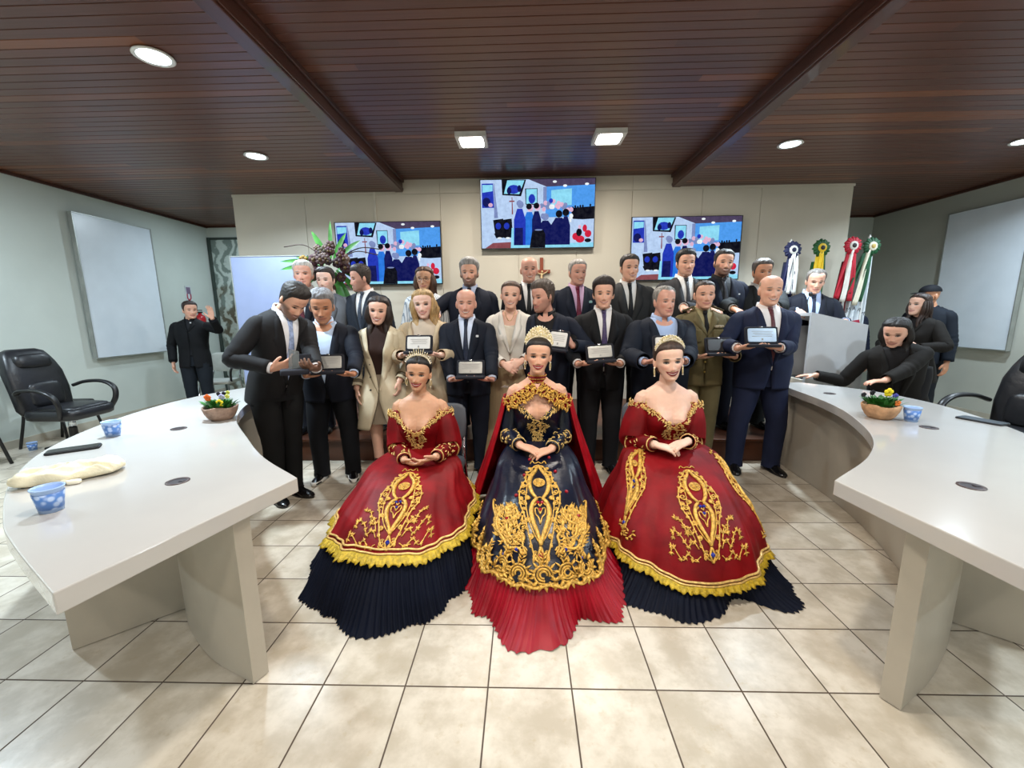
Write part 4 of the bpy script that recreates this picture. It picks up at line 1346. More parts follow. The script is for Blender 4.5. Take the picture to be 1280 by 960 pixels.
    def hair(s, kind, col, rough=.55, **k):
        mb = MB()
        if kind in ('short', 'receding', 'bald', 'low'):
            hair_mesh(mb, kind, **k)
        elif kind == 'long':
            long_hair(mb, **k)
        elif kind == 'updo':
            hair_mesh(mb, 'woman', .009, .012, strand=.0015, **k)
            mb.rbox((0, .105, .03), (.05, .042, .05), 2.2, n=20, k=12)
        elif kind == 'tied':
            hair_mesh(mb, 'woman', .007, .010, strand=.0015, **k)
            lock(mb, [(0, .085, .02), (0, .115, -.03), (0, .11, -.10), (.0, .10, -.2)], .03, .034, .008, .8)
        m = pm('hair', col, rough, vary=.35, vs=60, bump=.35, bs=140, stretch=(1, 1, .25))
        return mb.build('hair', m, s.root, s.H)
    # ---------------------------------------------------------- clothes
    def sleeve(s, mb, k, r0=.074, r1=.060, r2=.047, grow=0.0, end=.02, m=0, seed=0, cuff=False, n=18):
        A, S = s.arms[k], s.s
        fw = (A['W'] - A['E']) / np.linalg.norm(A['W'] - A['E'])
        W = A['W'] - fw * end
        inn = np.array(s.U @ Vector((k * .09 * s.wd * S, .014 * S, 1.385 * S)))
        u1 = (A['E'] - A['S'])
        pts = crv([inn, A['S'] + np.array((0, 0, -.002)), A['S'] + u1 * .35, A['S'] + u1 * .72, A['E'], A['E'] + (W - A['E']) * .35, W], 34)
        rd = ci(np.linspace(0, 1, 34), [0, .10, .2, .4, .66, .82, 1], np.array([r0 * .62, r0 * .74, r0 * .84, r0 * .88, r1 * .96, (r1 + r2) / 2, r2])) * S * (s.wd ** .5) + grow
        b = MB().tube(pts, rd, n, caps=(True, False))
        V = b.V[0].reshape(34, n, 3)
        c = V.mean(1, keepdims=True)
        D = V - c
        u = np.linspace(0, 1, 34)[:, None]
        wr = wob(V, 26, seed) * .05 + np.sin(u * 60 + 2.2 * wob(V, 14, seed + 2)) * .045 * np.exp(-((u - .68) / .22) ** 2)
        V = c + D * (1 + wr)[..., None]
        mb.grid(V, cv=True, caps=(True, False), m=m)
        return W, fw, rd[-1]
    def vgap(s, z, zb, zt, wtop, wlow, zhem):
        """half-width of a coat's front opening at height z"""
        t_ = np.clip((z - zb) / (zt - zb), 0, 1)
        w = wtop * t_ ** 1.05
        w = w + wlow * np.clip((zb - z) / (zb - zhem + 1e-6), 0, 1) ** 1.5
        return w
    def coat(s, name, mat, zhem=.775, zb=1.03, wtop=.085, wlow=.03, grow=0.0, flare=0.0, lapel=.078, lap_mat=None, ztop=1.478, sleeves=True, sl=(.074, .060, .047), wr=.006, zf=.95, collar=True, buttons=None, end=.02):
        S = s.s
        nz, nt = 44, 57
        zs = np.concatenate([np.linspace(zhem, 1.33, 26), np.linspace(1.33, ztop, nz - 25)[1:]])
        G = []
        for z in zs:
            a, b, y = s.prof(np.array(z), -grow, flare, zf)
            w = float(s.vgap(z, zb, 1.47, wtop, wlow, zhem))
            g = math.asin(min(.985, (w / float(a)) ** (EXP / 2))) if w > 0 else 0.0
            g = max(g, .012)
            th = np.linspace(g, 2 * PI - g, nt)
            G.append(s.ring(np.full(nt, z), th, -grow, flare, zf))
        G = np.array(G)
        c = G.mean(1, keepdims=True)
        D = G - c
        D[..., 2] = 0
        D /= np.linalg.norm(D, axis=-1, keepdims=True) + 1e-9
        lowk = np.clip((1.40 - zs) / .2, 0.15, 1)[:, None]
        G = G + D * (wob(G, 16, s.P['x']) * wr * lowk + np.sin(G[..., 2:3] * 46 + 3 * G[..., 0:1] / .1)[..., 0] * .0025 * np.exp(-((G[..., 2] / S - 1.03) / .12) ** 2))[..., None]
        mb = MB().grid(s.up(G))
        if sleeves:
            for k in (-1, 1):
                s.sleeve(mb, k, *sl, seed=s.P['x'] + k, end=end)
        o = mb.build(name, mat, s.root, solid=.006, offset=0)
        if lapel:
            lm = MB()
            for k in (1, -1):
                z0, z1 = zb - .005, 1.462
                rows = []
                for t_ in np.linspace(0, 1, 16):
                    z = z0 + (z1 - z0) * t_
                    a, b, y = s.prof(np.array(z), -grow - .004, flare, zf)
                    w = float(s.vgap(z, zb, 1.47, wtop, wlow, zhem))
                    g = max(.012, math.asin(min(.985, (w / float(a)) ** (EXP / 2))))
                    lw = lapel * (ci(t_, [0, .25, .62, .66, .70, .85, 1], [.02, .45, 1, 1, .72, .66, .5])) / float(a) * 1.1
                    th = np.array([g - .01, g + lw * .5, g + lw])
                    r = s.ring(np.full(3, z), k * th, -grow - .003, flare, zf)
                    r[1, 1] -= .006
                    rows.append(r)
                lm.grid(s.up(np.array(rows)))
            if collar:
                th = np.linspace(R(38), 2 * PI - R(38), 30)
                rows = []
                for z, a, b in ((1.440, .112, .090), (1.455, .098, .084), (1.488, .072, .070), (1.496, .067, .066), (1.485, .063, .062)):
                    ww = .9 if s.f else 1.0
                    rows.append(np.stack([a * ww * s.wd ** .3 * np.sin(th), .024 - b * ww * np.cos(th), np.full(30, z) - .030 * np.clip(np.cos(th), 0, 1)], -1) * S)
                lm.grid(s.up(np.array(rows)))
            lm.build('lapel', lap_mat or mat, o, solid=.004, offset=0)
        if buttons:
            bm_, zl, xo = buttons
            for z in zl:
                for x in xo:
                    a, b, y = s.prof(np.array(z), -grow, flare, zf)
                    yy = float(y) - float(b) * (1 - min(.95, abs(x) / float(a)) ** EXP) ** (1 / EXP) - .004
                    MB().ball((0, 0, 0), (.010, .005, .010), 0, s.U @ Tr(x * S, yy * S, z * S), 12, 6).build('button', bm_, o)
        return o
    def shirt(s, mat, inset=.006, collar=True, zlow=.95, ztop=1.478, open_=0.0, cuffs=True, cmat=None):
        S = s.s
        th = np.arange(48) * 2 * PI / 48
        zs = np.linspace(zlow, ztop, 26)
        G = np.array([s.ring(np.full(48, z), th, inset) for z in zs])
        if open_:   # open neck: lower the front edge
            c = np.clip(np.cos(th), 0, 1)[None] ** 6
            k = np.linspace(0, 1, 26)[:, None] ** 3
            G[..., 2] -= open_ * c * k * S
            G[..., 1] -= .0
        mb = MB().grid(s.up(G), cv=True)
        if collar:
            for k in (1, -1):
                rows = []
                for t_ in np.linspace(0, 1, 16):
                    a = k * (R(9 + open_ * 160) + t_ * (PI - R(9 + open_ * 160)))
                    c = math.cos(a)
                    nr = (.060 if s.f else .066) * s.P.get('neck', 1.0)
                    drop = .016 * max(0, c)
                    rows.append([(nr * .99 * math.sin(a), .018 - nr * c, 1.512 - drop - .020 * max(0, c)), (nr * 1.08 * math.sin(a), .018 - nr * 1.08 * c, 1.518 - drop - .022 * max(0, c)),
                                 (nr * 1.25 * math.sin(a), .018 - nr * 1.22 * c, 1.470 - .032 * max(0, c) ** 3 - drop)])
                mb.grid(s.up(np.array(rows) * S))
        o = mb.build('shirt', mat, s.root, solid=.003, offset=0)
        if cuffs:
            for k in (-1, 1):
                A = s.arms[k]
                fw = (A['W'] - A['E']) / np.linalg.norm(A['W'] - A['E'])
                MB().tube([A['W'] - fw * .05, A['W'] - fw * .004], .0365 * S, 16, caps=(False, False)).build('shirt_cuff', mat, o, solid=.003, offset=0)
        return o
    def tie(s, mat, zlow=.99):
        S = s.s
        rows = []
        for t_ in np.linspace(0, 1, 18):
            z = 1.452 - (1.452 - zlow) * t_
            a, b, y = s.prof(np.array(z), .006)
            yy = float(y) - float(b) - .007 - .004 * math.sin(PI * t_)
            if z > 1.42:
                yy = min(yy, -.058)
            hw = ci(t_, [0, .07, .10, .7, .93, 1], [.020, .017, .014, .030, .036, .004])
            rows.append([(hw * q, yy + .004 * abs(q), z) for q in (-1, -.5, 0, .5, 1)])
        mb = MB().grid(s.up(np.array(rows) * S))
        kn = s.U @ Tr(0, -.062 * S, 1.452 * S)
        P = []
        for z, w, d in ((.020, .0, .0), (.020, .021, .012), (.0, .018, .015), (-.018, .013, .012), (-.020, .0, .0)):
            P.append([(w * math.cos(a), d * math.sin(a), z) for a in np.arange(12) * 2 * PI / 12])
        mb.grid(tf(np.array(P) * S, kn), cv=True)
        return mb.build('tie', mat, s.root, solid=.003, offset=0)
    def trousers(s, mat, stance=.10, yaws=(10, 10), shoe=None, sole=None, belt=None, feet=True, step=(0, 0)):
        S = s.s
        mb = MB()
        th = np.arange(30) * 2 * PI / 30
        mb.grid(np.array([s.ring(np.full(30, z), th, i) for z, i in ((.80, .012), (.86, .014), (.94, .018), (1.03, .022))]) @ np.eye(3), cv=True)
        for k in (-1, 1):
            st = step[0 if k < 0 else 1]
            ax = k * stance * s.wd ** .5
            pts = np.array([(k * .088 * s.wd, .0, .90), (k * .092 * s.wd, -.004, .80), (k * (.090 * s.wd + abs(ax)) / 2 * 1.0, -.012 + st * .3, .62), (ax * .98, -.014 + st * .5, .47), (ax, .008 + st * .8, .25), (ax, .018 + st, .10), (ax, .016 + st, .035)]) * S
            p = crv(pts, 34)
            u = np.linspace(0, 1, 34)
            r = ci(u, [0, .15, .35, .52, .7, .86, 1], [.100, .104, .090, .077, .070, .066, .070]) * S * s.wd ** .6
            b = MB().tube(p, np.stack([r, r * 1.10], 1), 20, up=(0, -1, 0), caps=(True, False))
            V = b.V[0].reshape(34, 20, 3)
            c = V.mean(1, keepdims=True)
            uu = u[:, None]
            wr = wob(V, 15, s.P['x'] + k) * .03 + np.sin(uu * 95 + 2.5 * wob(V, 12, k)) * .05 * np.exp(-((uu - .93) / .10) ** 2) + np.sin(uu * 70 + 3 * wob(V, 9, k)) * .02 * np.exp(-((uu - .5) / .1) ** 2)
            mb.grid(c + (V - c) * (1 + wr)[..., None], cv=True, caps=(True, False))
            if feet and shoe is not None:
                s.shoe(k, ax * S, (.016 + st) * S, yaws[0 if k < 0 else 1], shoe, sole)
        o = mb.build('trousers', mat, s.root)
        if belt:
            MB().tube(s.up(s.ring(np.full(36, .985), np.arange(36) * 2 * PI / 36, .010)), np.array([(.004, .018)] * 36), 8, closed=True).build('belt', belt, s.root)
        return o
    def shoe(s, k, x, y, yaw, mat, sole=None, L=1.0):
        S = s.s * L
        M = Tr(x, y, 0) @ Rz(R(yaw) * k)
        P = []
        for yy, w, h in ((.082, .010, .030), (.080, .026, .050), (.05, .036, .085), (.0, .038, .100), (-.045, .038, .085), (-.09, .043, .062), (-.14, .046, .048), (-.175, .040, .040), (-.198, .026, .030), (-.207, .008, .022)):
            P.append([(w * math.cos(a), yy, .014 + (h - .014) * max(0, math.sin(a)) ** .75 if math.sin(a) > 0 else .014) for a in np.arange(18) * 2 * PI / 18])
        o = MB().grid(tf(np.array(P) * S, M), cv=True, caps=(True, True)).build('shoe', mat, s.root)
        P = []
        for z in (.001, .034 if sole else .016):
            P.append([((.051 if sole else .047) * math.sin(a) * (1 - .22 * max(0, math.cos(a))), -.062 + (.152 if sole else .147) * math.cos(a), z) for a in np.arange(28) * 2 * PI / 28])
        MB().grid(tf(np.array(P) * S, M), cv=True, caps=(True, True)).build('sole', sole or M_BLACK, o)
        return o
    def pin(s, x, z, mat, r=.008, grow=0.0, name='lapel_pin'):
        a, b, y = s.prof(np.array(z), -grow)
        yy = float(y) - float(b) * (1 - min(.95, abs(x) / float(a)) ** EXP) ** (1 / EXP) - .014
        return MB().rbox((0, 0, 0), (r, .003, r * .8), 4, M=s.U @ Tr(x * s.s, yy * s.s, z * s.s)).build(name, mat, s.root)
# ================================================================== CAST
def cloth(name, col, **k):
    d = dict(rough=.78, vary=.10, vs=9, bump=.12, bs=160, sheen=.03, spec=.25)
    d.update(k)
    return pm(name, col, **d)
M_SHOE = pm('shoe_leather', '#0e0d0e', .25, vary=.1)
M_WSOLE = pm('sole_white', '#d8d6d0', .6)
M_GOLDB = pm('brass_button', '#b89a50', .3, metal=.8)
M_PINW = pm('pin_white', '#d8dce0', .4)
M_SILVER = pm('plate_silver', '#a9a7a2', .32, metal=.55, vary=.06)
M_PLATEW = pm('plate_white', '#d6d4d0', .3, vary=.05)
M_ENGR = pm('engraving', '#8c8a88', .5)
M_VELVET = pm('case_velvet', '#0c0e1c', .8, sheen=.4)

SKIN = dict(light='#d9a58c', fair='#e0b29c', tan='#c08868', olive='#c99a7c', red='#cf9a86', brown='#a87458', pale='#e6bfae')

def holding(loc, spread=.165, dz=-.100, back=.035, tilt=0.0, yaw=0.0):
    """arm targets for two hands under the sides of a case at a world position"""
    out = []
    for k in (-1, 1):
        w = Vector(loc) + Rz(R(yaw)) @ Vector((k * spread, back, dz + k * tilt))
        fd = Vector((-k * .86, -.42, .10))
        out.append(dict(w=tuple(w), fd=tuple(fd), pd=(-k * .25, -.1, .95), curl=(.18, .25, .2), thumb=.7, hint=(k * .6, .6, -.6)))
    return dict(armR=out[0], armL=out[1])
def award(loc, label, yaw=0, tilt=18, roll=0, plate=None, size=(.188, .094), lines=True, tray=True):
    t = thing('award_case', label, 'award', loc, R(yaw), 'award cases held by the front row')
    w, h = size
    T = Ry(R(roll)) @ Rx(R(-tilt))
    lid = MB().rbox((0, .010, .0), (w / 2 + .017, .012, h / 2 + .017), 12, n=32, M=T).build('case_lid', M_VELVET, t)
    MB().rbox((0, -.004, h / 2 + .012), (.012, .005, .006), 5, M=T).build('clasp', M_CHROME, lid)
    MB().rbox((0, -.005, 0), (w / 2, .005, h / 2), 14, n=32, M=T).build('plate', plate or M_SILVER, t)
    if lines:
        mb = MB()
        for i, q in enumerate((.27, .15, .03, -.09)):
            mb.box((-w * (.36 - .05 * (i % 3)), -.0115, h * q - .0012), (w * (.38 - .04 * (i % 2)), -.0100, h * q + .0012), M=T)
        mb.box((-.006, -.0115, -h * .38), (.006, -.0100, -h * .24), M=T)
        mb.build('engraved_lines', M_ENGR, t, smooth=False)
    if tray:
        MB().rbox((0, -.032, -h / 2 - .022), (w / 2 + .020, .050, .012), 10, n=32, M=Ry(R(roll))).build('case_base', M_VELVET, t)
    return t

def dark(c, k=.80):
    return '#' + ''.join('%02x' % int(int(c[i:i + 2], 16) * k) for i in (1, 3, 5))

def suit(p, coat, shirt='#dcdcdc', tie=None, trou=None, zb=1.03, vw=.072, belly=None, stance=.10, sole=None, shoe=None, lapel=.078, tieopen=0, pants=True, **k):
    trou = dark(trou or coat)
    coat = dark(coat)
    cm = cloth('suit_cloth', coat)
    p.coat('jacket', cm, zb=zb, wtop=vw, lapel=lapel, buttons=(M_BLACK, [zb - .005, zb - .10], [.012]) if zb > 1 else None, **k)
    p.shirt(cloth('shirt_cloth', shirt, rough=.65, vary=.05), open_=tieopen)
    if tie:
        p.tie(cloth('tie_silk', tie, rough=.45, vary=.25, vs=60))
    if pants:
        p.trousers(cloth('trouser_cloth', trou or coat), stance=stance, shoe=shoe or M_SHOE, sole=sole, yaws=k.get('yaws', (10, 10)) if False else (10, 10))

BR = {}
def mk(id, **P):
    P['id'] = id
    P['skin'] = SKIN.get(P.get('skin', 'light'), P.get('skin'))
    p = Person(**P)
    BR[id] = p
    p.body(vox=P.get('vox', .0045), legs=P.get('legs', False), shoulders=P.get('bare', False))
    return p

# ------------------------------------------------------------------ front standing row, left to right
c1 = (-1.50, 2.63, 1.075)
p = mk('bent', x=-1.88, y=3.02, yaw=56, h=1.75, wd=.95, dp=1.06, belly=.03, lean=(17, 5, 0), head=(8, 27, 0), skin='light', beard=('#3a2a22', .75), brow='#2a1c16', smile=.6, hs=1.02,
       label='bent man in black suit and light blue tie looking down at an award',
       armR=dict(w=(-1.70, 2.72, 1.07), fd=(.7, -.55, .25), pd=(.5, .3, .75), curl=(.35, .5, .3), thumb=.6, hint=(-.9, .5, -.4)),
       armL=dict(w=(-1.40, 2.72, 1.06), fd=(-.75, -.45, .2), pd=(-.3, .0, .9), curl=(.4, .5, .4), thumb=.7, hint=(.15, .6, -.9)))
suit(p, '#1b1a1c', '#dcdce0', '#8fa0c4', '#141416', zb=.98, stance=.072)
p.hair('short', '#1c1512', off=.007, top=.020)
t = thing('award_case', 'open dark award box with upright clear glass trophy held by the bent man', 'award', c1, R(30), 'award cases held by the front row')
MB().rbox((0, -.01, -.015), (.085, .06, .018), 10, n=32).build('case_base', M_VELVET, t)
MB().rbox((.05, .055, .045), (.06, .010, .062), 10, n=28, M=Rx(R(-14))).build('case_lid', M_VELVET, t)
m_, t_, b_ = base_mat('trophy_glass', .08)
b_.inputs['Base Color'].default_value = (.42, .46, .48, 1)
b_.inputs['Transmission Weight'].default_value = .75
MB().add([(-.035, -.010, .003), (.030, -.010, .003), (.035, -.010, .115), (-.022, -.010, .135), (-.035, .010, .003), (.030, .010, .003), (.035, .010, .115), (-.022, .010, .135)],
         [(0, 1, 2, 3), (7, 6, 5, 4), (0, 4, 5, 1), (1, 5, 6, 2), (2, 6, 7, 3), (3, 7, 4, 0)]).build('trophy', m_, t, smooth=False, bevel=.003)

c2 = (-1.452, 3.0, 1.075)
p = mk('greyhair', x=-1.655, y=3.42, yaw=14, h=1.64, wd=1.14, dp=1.2, belly=.05, lean=(4, 0, 0), head=(6, 13, 0), skin='tan', brow='#2a2220', hs=1.10, lip='#9a5a50', eye_open=.003, beard=('#6a625c', .18),
       label='grey haired man in navy jacket, light blue shirt and white soled shoes', **holding(c2, yaw=14))
suit(p, '#141a28', '#b9cbe6', None, '#101218', zb=.93, vw=.11, sole=M_WSOLE, tieopen=.05, stance=.13, sleeves=True)
p.hair('short', '#77777a', off=.009, top=.022, strand=.004)
award(c2, 'open black award case with silver plate held by the grey haired man in navy', yaw=14)

c4 = (-.838, 3.28, 1.195)
# woman in trench coat
p = mk('trench', fem=True, x=-1.235, y=3.52, yaw=4, h=1.585, head=(4, 4, 4), skin='fair', makeup=True, smile=.8, lip='#b0585a', brow='#2a1a14', legs=True, hs=1.0, beard=None,
       label='dark long haired woman in beige trench coat over brown top',
       armR=dict(w=(-1.42, 3.40, .80), fd=(.1, -.25, -1), pd=(.8, .3, 0), curl=(.25, .3, .2), hint=(-.5, .8, 0)), armL=dict(w=(-1.06, 3.42, .86), fd=(.05, -.3, -1), pd=(-.9, .1, 0), curl=(.5, .6, .5), hint=(.5, .8, 0)))
tm = cloth('trench_cotton', '#c8bca2', rough=.7, vary=.08, sheen=0)
p.coat('trench_coat', tm, zhem=.50, zb=.86, wtop=.11, wlow=.10, grow=.022, flare=.035, lapel=.115, sl=(.074, .062, .049), wr=.014, buttons=(M_BLACK, [1.12, 1.0, .88], [-.075]))
p.shirt(cloth('brown_top', '#2e1d18'), inset=-.002, collar=False, cuffs=False)
mb = MB().tube(p.up(np.array([(0, .016, 1.44), (0, .012, 1.49), (0, .008, 1.515)]) * p.s), [.066, .056, .054], 20, caps=(False, False))
mb.build('turtleneck', cloth('brown_top', '#2e1d18'), p.root)
th = np.arange(36) * 2 * PI / 36
MB().grid(np.array([p.ring(np.full(36, z), th, -.004, .02) for z in np.linspace(.55, 1.02, 12)]), cv=True).build('skirt', cloth('skirt_beige', '#8c7f6e'), p.root)
for k in (-1, 1):
    p.shoe(k, k * .088 * p.s, .01, 8, pm('boot_brown', '#3a2620', .5), L=.86)
    MB().tube(crv([(k * .086, .012, .10), (k * .086, .014, .25), (k * .085, .004, .44)], 10) * p.s, [.044 * p.s] * 5 + [.052 * p.s] * 5, 16).build('boot_shaft', pm('boot_brown', '#3a2620', .5), p.root)
    A = p.arms[k]
    fw = (A['W'] - A['E']) / np.linalg.norm(A['W'] - A['E'])
    MB().tube([A['W'] - fw * .075, A['W'] - fw * .060, A['W'] - fw * .045], np.array([(.056, .056)] * 3) * p.s, 18, caps=(False, False)).build('cuff_strap', pm('strap_dark', '#6a5d48', .6), p.root, solid=.004)
    MB().rbox((k * .125 * p.s, .0, 1.447 * p.s), (.055, .022, .006), 6, M=p.U @ Tr(k * .125 * p.s, 0, 1.447 * p.s) @ Ry(R(k * 20)) @ Tr(-k * .125 * p.s, 0, -1.447 * p.s)).build('epaulette', tm, p.root)
p.hair('long', '#241712', length=.36, spread=.098, seed=2)

# blonde woman
p = mk('blonde', fem=True, x=-.868, y=3.66, yaw=2, h=1.645, wd=1.16, dp=1.15, head=(2, 4, -4), skin='pale', makeup=True, smile=.5, lip='#b05050', brow='#8a6a48', hs=1.04, blush=.5, bust=.03, legs=True,
       label='blonde woman in beige coat and cream jumper holding an award with white plate', **holding(c4, spread=.155))
p.coat('coat', cloth('coat_beige', '#bcaa8e', rough=.8, sheen=.3), zhem=.62, zb=.90, wtop=.13, wlow=.08, grow=.022, flare=.03, lapel=.09, sl=(.080, .064, .046), wr=.012)
p.shirt(cloth('jumper_cream', '#c3b3a0', rough=.85), inset=-.004, collar=False, cuffs=False)
MB().grid(np.array([p.ring(np.full(36, z), th, -.004, .03) for z in np.linspace(.60, 1.02, 12)]), cv=True).build('skirt', cloth('skirt_taupe', '#9a8d7c'), p.root)
for k in (-1, 1):
    p.shoe(k, k * .09 * p.s, .01, 8, M_SHOE, L=.85)
p.hair('long', '#a98a5c', length=.25, spread=.105, wave=.012, seed=5, off=.014)
award(c4, 'open black award case with white plate held by the blonde woman', plate=M_PLATEW, size=(.185, .10))

c5 = (-.42, 3.22, 1.0)
p = mk('baldnavy', x=-.49, y=3.58, yaw=2, h=1.645, wd=1.06, dp=1.12, belly=.04, head=(2, 3, 0), skin='red', smile=.9, brow='#4a3a30', hs=1.04, eye_open=.003, blush=.5,
       label='smiling balding man in navy suit and navy tie holding an award below his chest', **holding(c5))
suit(p, '#151c2c', '#c8d4ea', '#1c2438', zb=1.02)
p.hair('bald', '#4c423c', off=.004, top=.004)
p.pin(.105, 1.325, M_PINW, .012)
award(c5, 'open black award case with grey silver plate held by the balding man in navy suit')

p = mk('blouse', fem=True, x=-.115, y=3.68, yaw=-2, h=1.72, wd=.97, head=(2, 2, 3), skin='fair', makeup=True, smile=.8, lip='#b0686a', brow='#4a3426', hs=.98, legs=True,
       label='woman in loose white blouse and long beige skirt with hair tied back',
       armR=dict(w=(-.165, 3.40, 1.005), fd=(.75, -.35, -.35), pd=(.2, .75, -.3), curl=(.5, .6, .4), hint=(-.8, .5, -.4)), armL=dict(w=(-.02, 3.40, 1.03), fd=(-.75, -.3, -.35), pd=(-.2, .75, -.3), curl=(.5, .6, .4), hint=(.8, .5, -.4)))
wm = cloth('blouse_white', '#d9d4cb', rough=.55, vary=.05, sheen=.1)
p.coat('blouse', wm, zhem=.80, zb=1.10, wtop=.075, wlow=.015, grow=.016, flare=.02, lapel=.06, sl=(.074, .064, .042), wr=.014, collar=False, lap_mat=wm)
p.shirt(cloth('blouse_inner', '#d2cabb', rough=.6), inset=.002, collar=False, cuffs=False, zlow=.84, ztop=1.39, open_=.05)
MB().grid(np.array([p.ring(np.full(48, z), np.arange(48) * 2 * PI / 48, -.006 - .010 * math.sin(z * 9), .035, .98) * np.array((1, 1, 1)) for z in np.linspace(.05, 1.0, 24)]), cv=True).build('long_skirt', cloth('skirt_sand', '#9d8c6c', rough=.7, stretch=(6, 6, .5)), p.root)
mb = MB()
for i in range(11):
    x = -.075 + .015 * i
    mb.tube([(x, -.128, .80), (x, -.135, .70)], .006, 6)
mb.build('fringe', wm, p.root)
MB().tube(crv([(-.05, -.062, 1.47), (-.02, -.098, 1.40), (0, -.106, 1.385), (.02, -.098, 1.40), (.05, -.062, 1.47)], 16) * p.s, .002, 6).build('necklace', M_GOLDB, p.root)
for k in (-1, 1):
    p.shoe(k, k * .085 * p.s, .0, 8, pm('shoe_beige', '#a8977c', .5), L=.85)
p.hair('tied', '#4a3222')

c7 = (.275, 3.26, 1.215)
p = mk('turned', x=.20, y=3.64, yaw=-12, h=1.70, wd=1.10, dp=1.12, belly=.04, head=(-38, 6, -3), skin='red', beard=('#5a3a2e', .45), brow='#4a342a', hs=1.06,
       label='man in dark blue jacket and black shirt turning his head to his right, award raised',
       armL=dict(w=(.395, 3.36, 1.16), fd=(-.45, -.45, .75), pd=(-.75, -.1, .3), curl=(.35, .5, .35), thumb=.8, hint=(.8, .5, -.5)))
suit(p, '#1c2436', '#101013', None, '#14161c', zb=.92, vw=.10, tieopen=.05)
p.hair('short', '#4c4038', off=.011, top=.030, strand=.005)
award(c7, 'open black award case with white plate held up behind the jewelled gold crown', yaw=-18, plate=M_PLATEW, size=(.135, .115), roll=6)

c8 = (.602, 3.26, 1.115)
p = mk('purple', x=.685, y=3.62, yaw=-3, h=1.72, wd=1.05, dp=1.05, belly=.015, head=(-4, 2, 0), skin='light', brow='#1c1614', hs=1.03, smile=.3,
       label='dark haired man in black suit and purple tie holding an award', **holding(c8))
suit(p, '#161619', '#dedcdc', '#453a5c', zb=1.03)
p.hair('short', '#241a16', off=.012, top=.030, front=.010)
award(c8, 'open award case with pale silver plate held by the man in purple tie', roll=-4)

c9 = (1.078, 3.12, 1.165)
p = mk('older', x=1.165, y=3.54, yaw=4, h=1.64, wd=1.22, dp=1.2, belly=.05, head=(8, 2, 0), skin='red', brow='#6a625c', hs=1.04, eye_open=.0035, blush=.55, neck=1.12,
       label='older grey haired man in navy zip jacket and light blue shirt holding an award', **holding(c9, spread=.15, dz=-.12))
suit(p, '#1a2232', '#a3b8dc', None, '#15171d', zb=1.0, vw=.115, lapel=.10, tieopen=.045, wr=.014, sl=(.088, .076, .062), grow=.014)
p.hair('receding', '#8a8680', off=.006, top=.012)
award(c9, 'open award case with white plate behind the small tiara of the woman in red', plate=M_PLATEW, size=(.178, .14))

c10 = (1.618, 3.46, 1.145)
p = mk('officer', x=1.585, y=3.74, yaw=-3, h=1.705, wd=1.04, head=(-4, 1, 0), skin='light', brow='#2c221c', hs=1.02, beard=('#8a6a5a', .12),
       label='officer in olive khaki uniform and black tie holding a dark award case',
       **holding(c10, spread=.155))
um = cloth('uniform_olive', '#62583c', rough=.8, vary=.08, sheen=.05)
p.coat('uniform_jacket', um, zhem=.80, zb=1.26, wtop=.075, wlow=.012, grow=.006, lapel=.065, buttons=(M_GOLDB, [1.22, 1.12, 1.02, .93], [0.0]))
p.shirt(cloth('shirt_khaki', '#8f8562'), cuffs=False)
p.tie(cloth('tie_black', '#141414'), zlow=1.15)
p.trousers(um, stance=.10, shoe=M_SHOE, belt=None)
for k in (-1, 1):
    MB().rbox((0, 0, 0), (.055, .024, .007), 6, M=p.U @ Tr(k * .125, 0, 1.448) @ Ry(R(k * 22))).build('epaulette', cloth('epaulette', '#524a34'), p.root)
    MB().rbox((0, 0, 0), (.052, .010, .055), 6, M=p.U @ Tr(k * .095, -.140, 1.215) @ Rz(R(k * 14))).build('chest_pocket', um, p.root)
MB().rbox((0, 0, 0), (.045, .006, .010), 5, M=p.U @ Tr(.095, -.142, 1.295) @ Rz(R(14))).build('ribbon_bar', pm('ribbon_bar', '#9a8a70', .5, vary=.5, vs=90), p.root)
p.hair('short', '#3a2c24', off=.003, top=.007)
award(c10, 'open black award case with dark plate held by the officer', plate=pm('plate_dark', '#2c2a2c', .4), lines=False, size=(.19, .10))

c11 = (1.846, 3.26, 1.235)
p = mk('baldblue', x=2.075, y=3.62, yaw=-7, h=1.735, wd=1.14, dp=1.16, belly=.05, head=(-4, 2, 3), skin='light', smile=.8, brow='#6a5a4c', hs=1.05, eye_open=.003, blush=.45,
       label='balding man in bright navy blue suit and maroon tie holding an award high', **holding(c11, yaw=-7, spread=.15))
suit(p, '#1e2746', '#e0dcdc', '#5c3034', zb=.99, vw=.085, stance=.15)
p.hair('bald', '#a08c78', off=.003, top=.003)
award(c11, 'open navy award case with bright bluish plate held by the balding man in blue', yaw=-7, plate=pm('plate_bluish', '#b4cbe4', .25), size=(.205, .108))

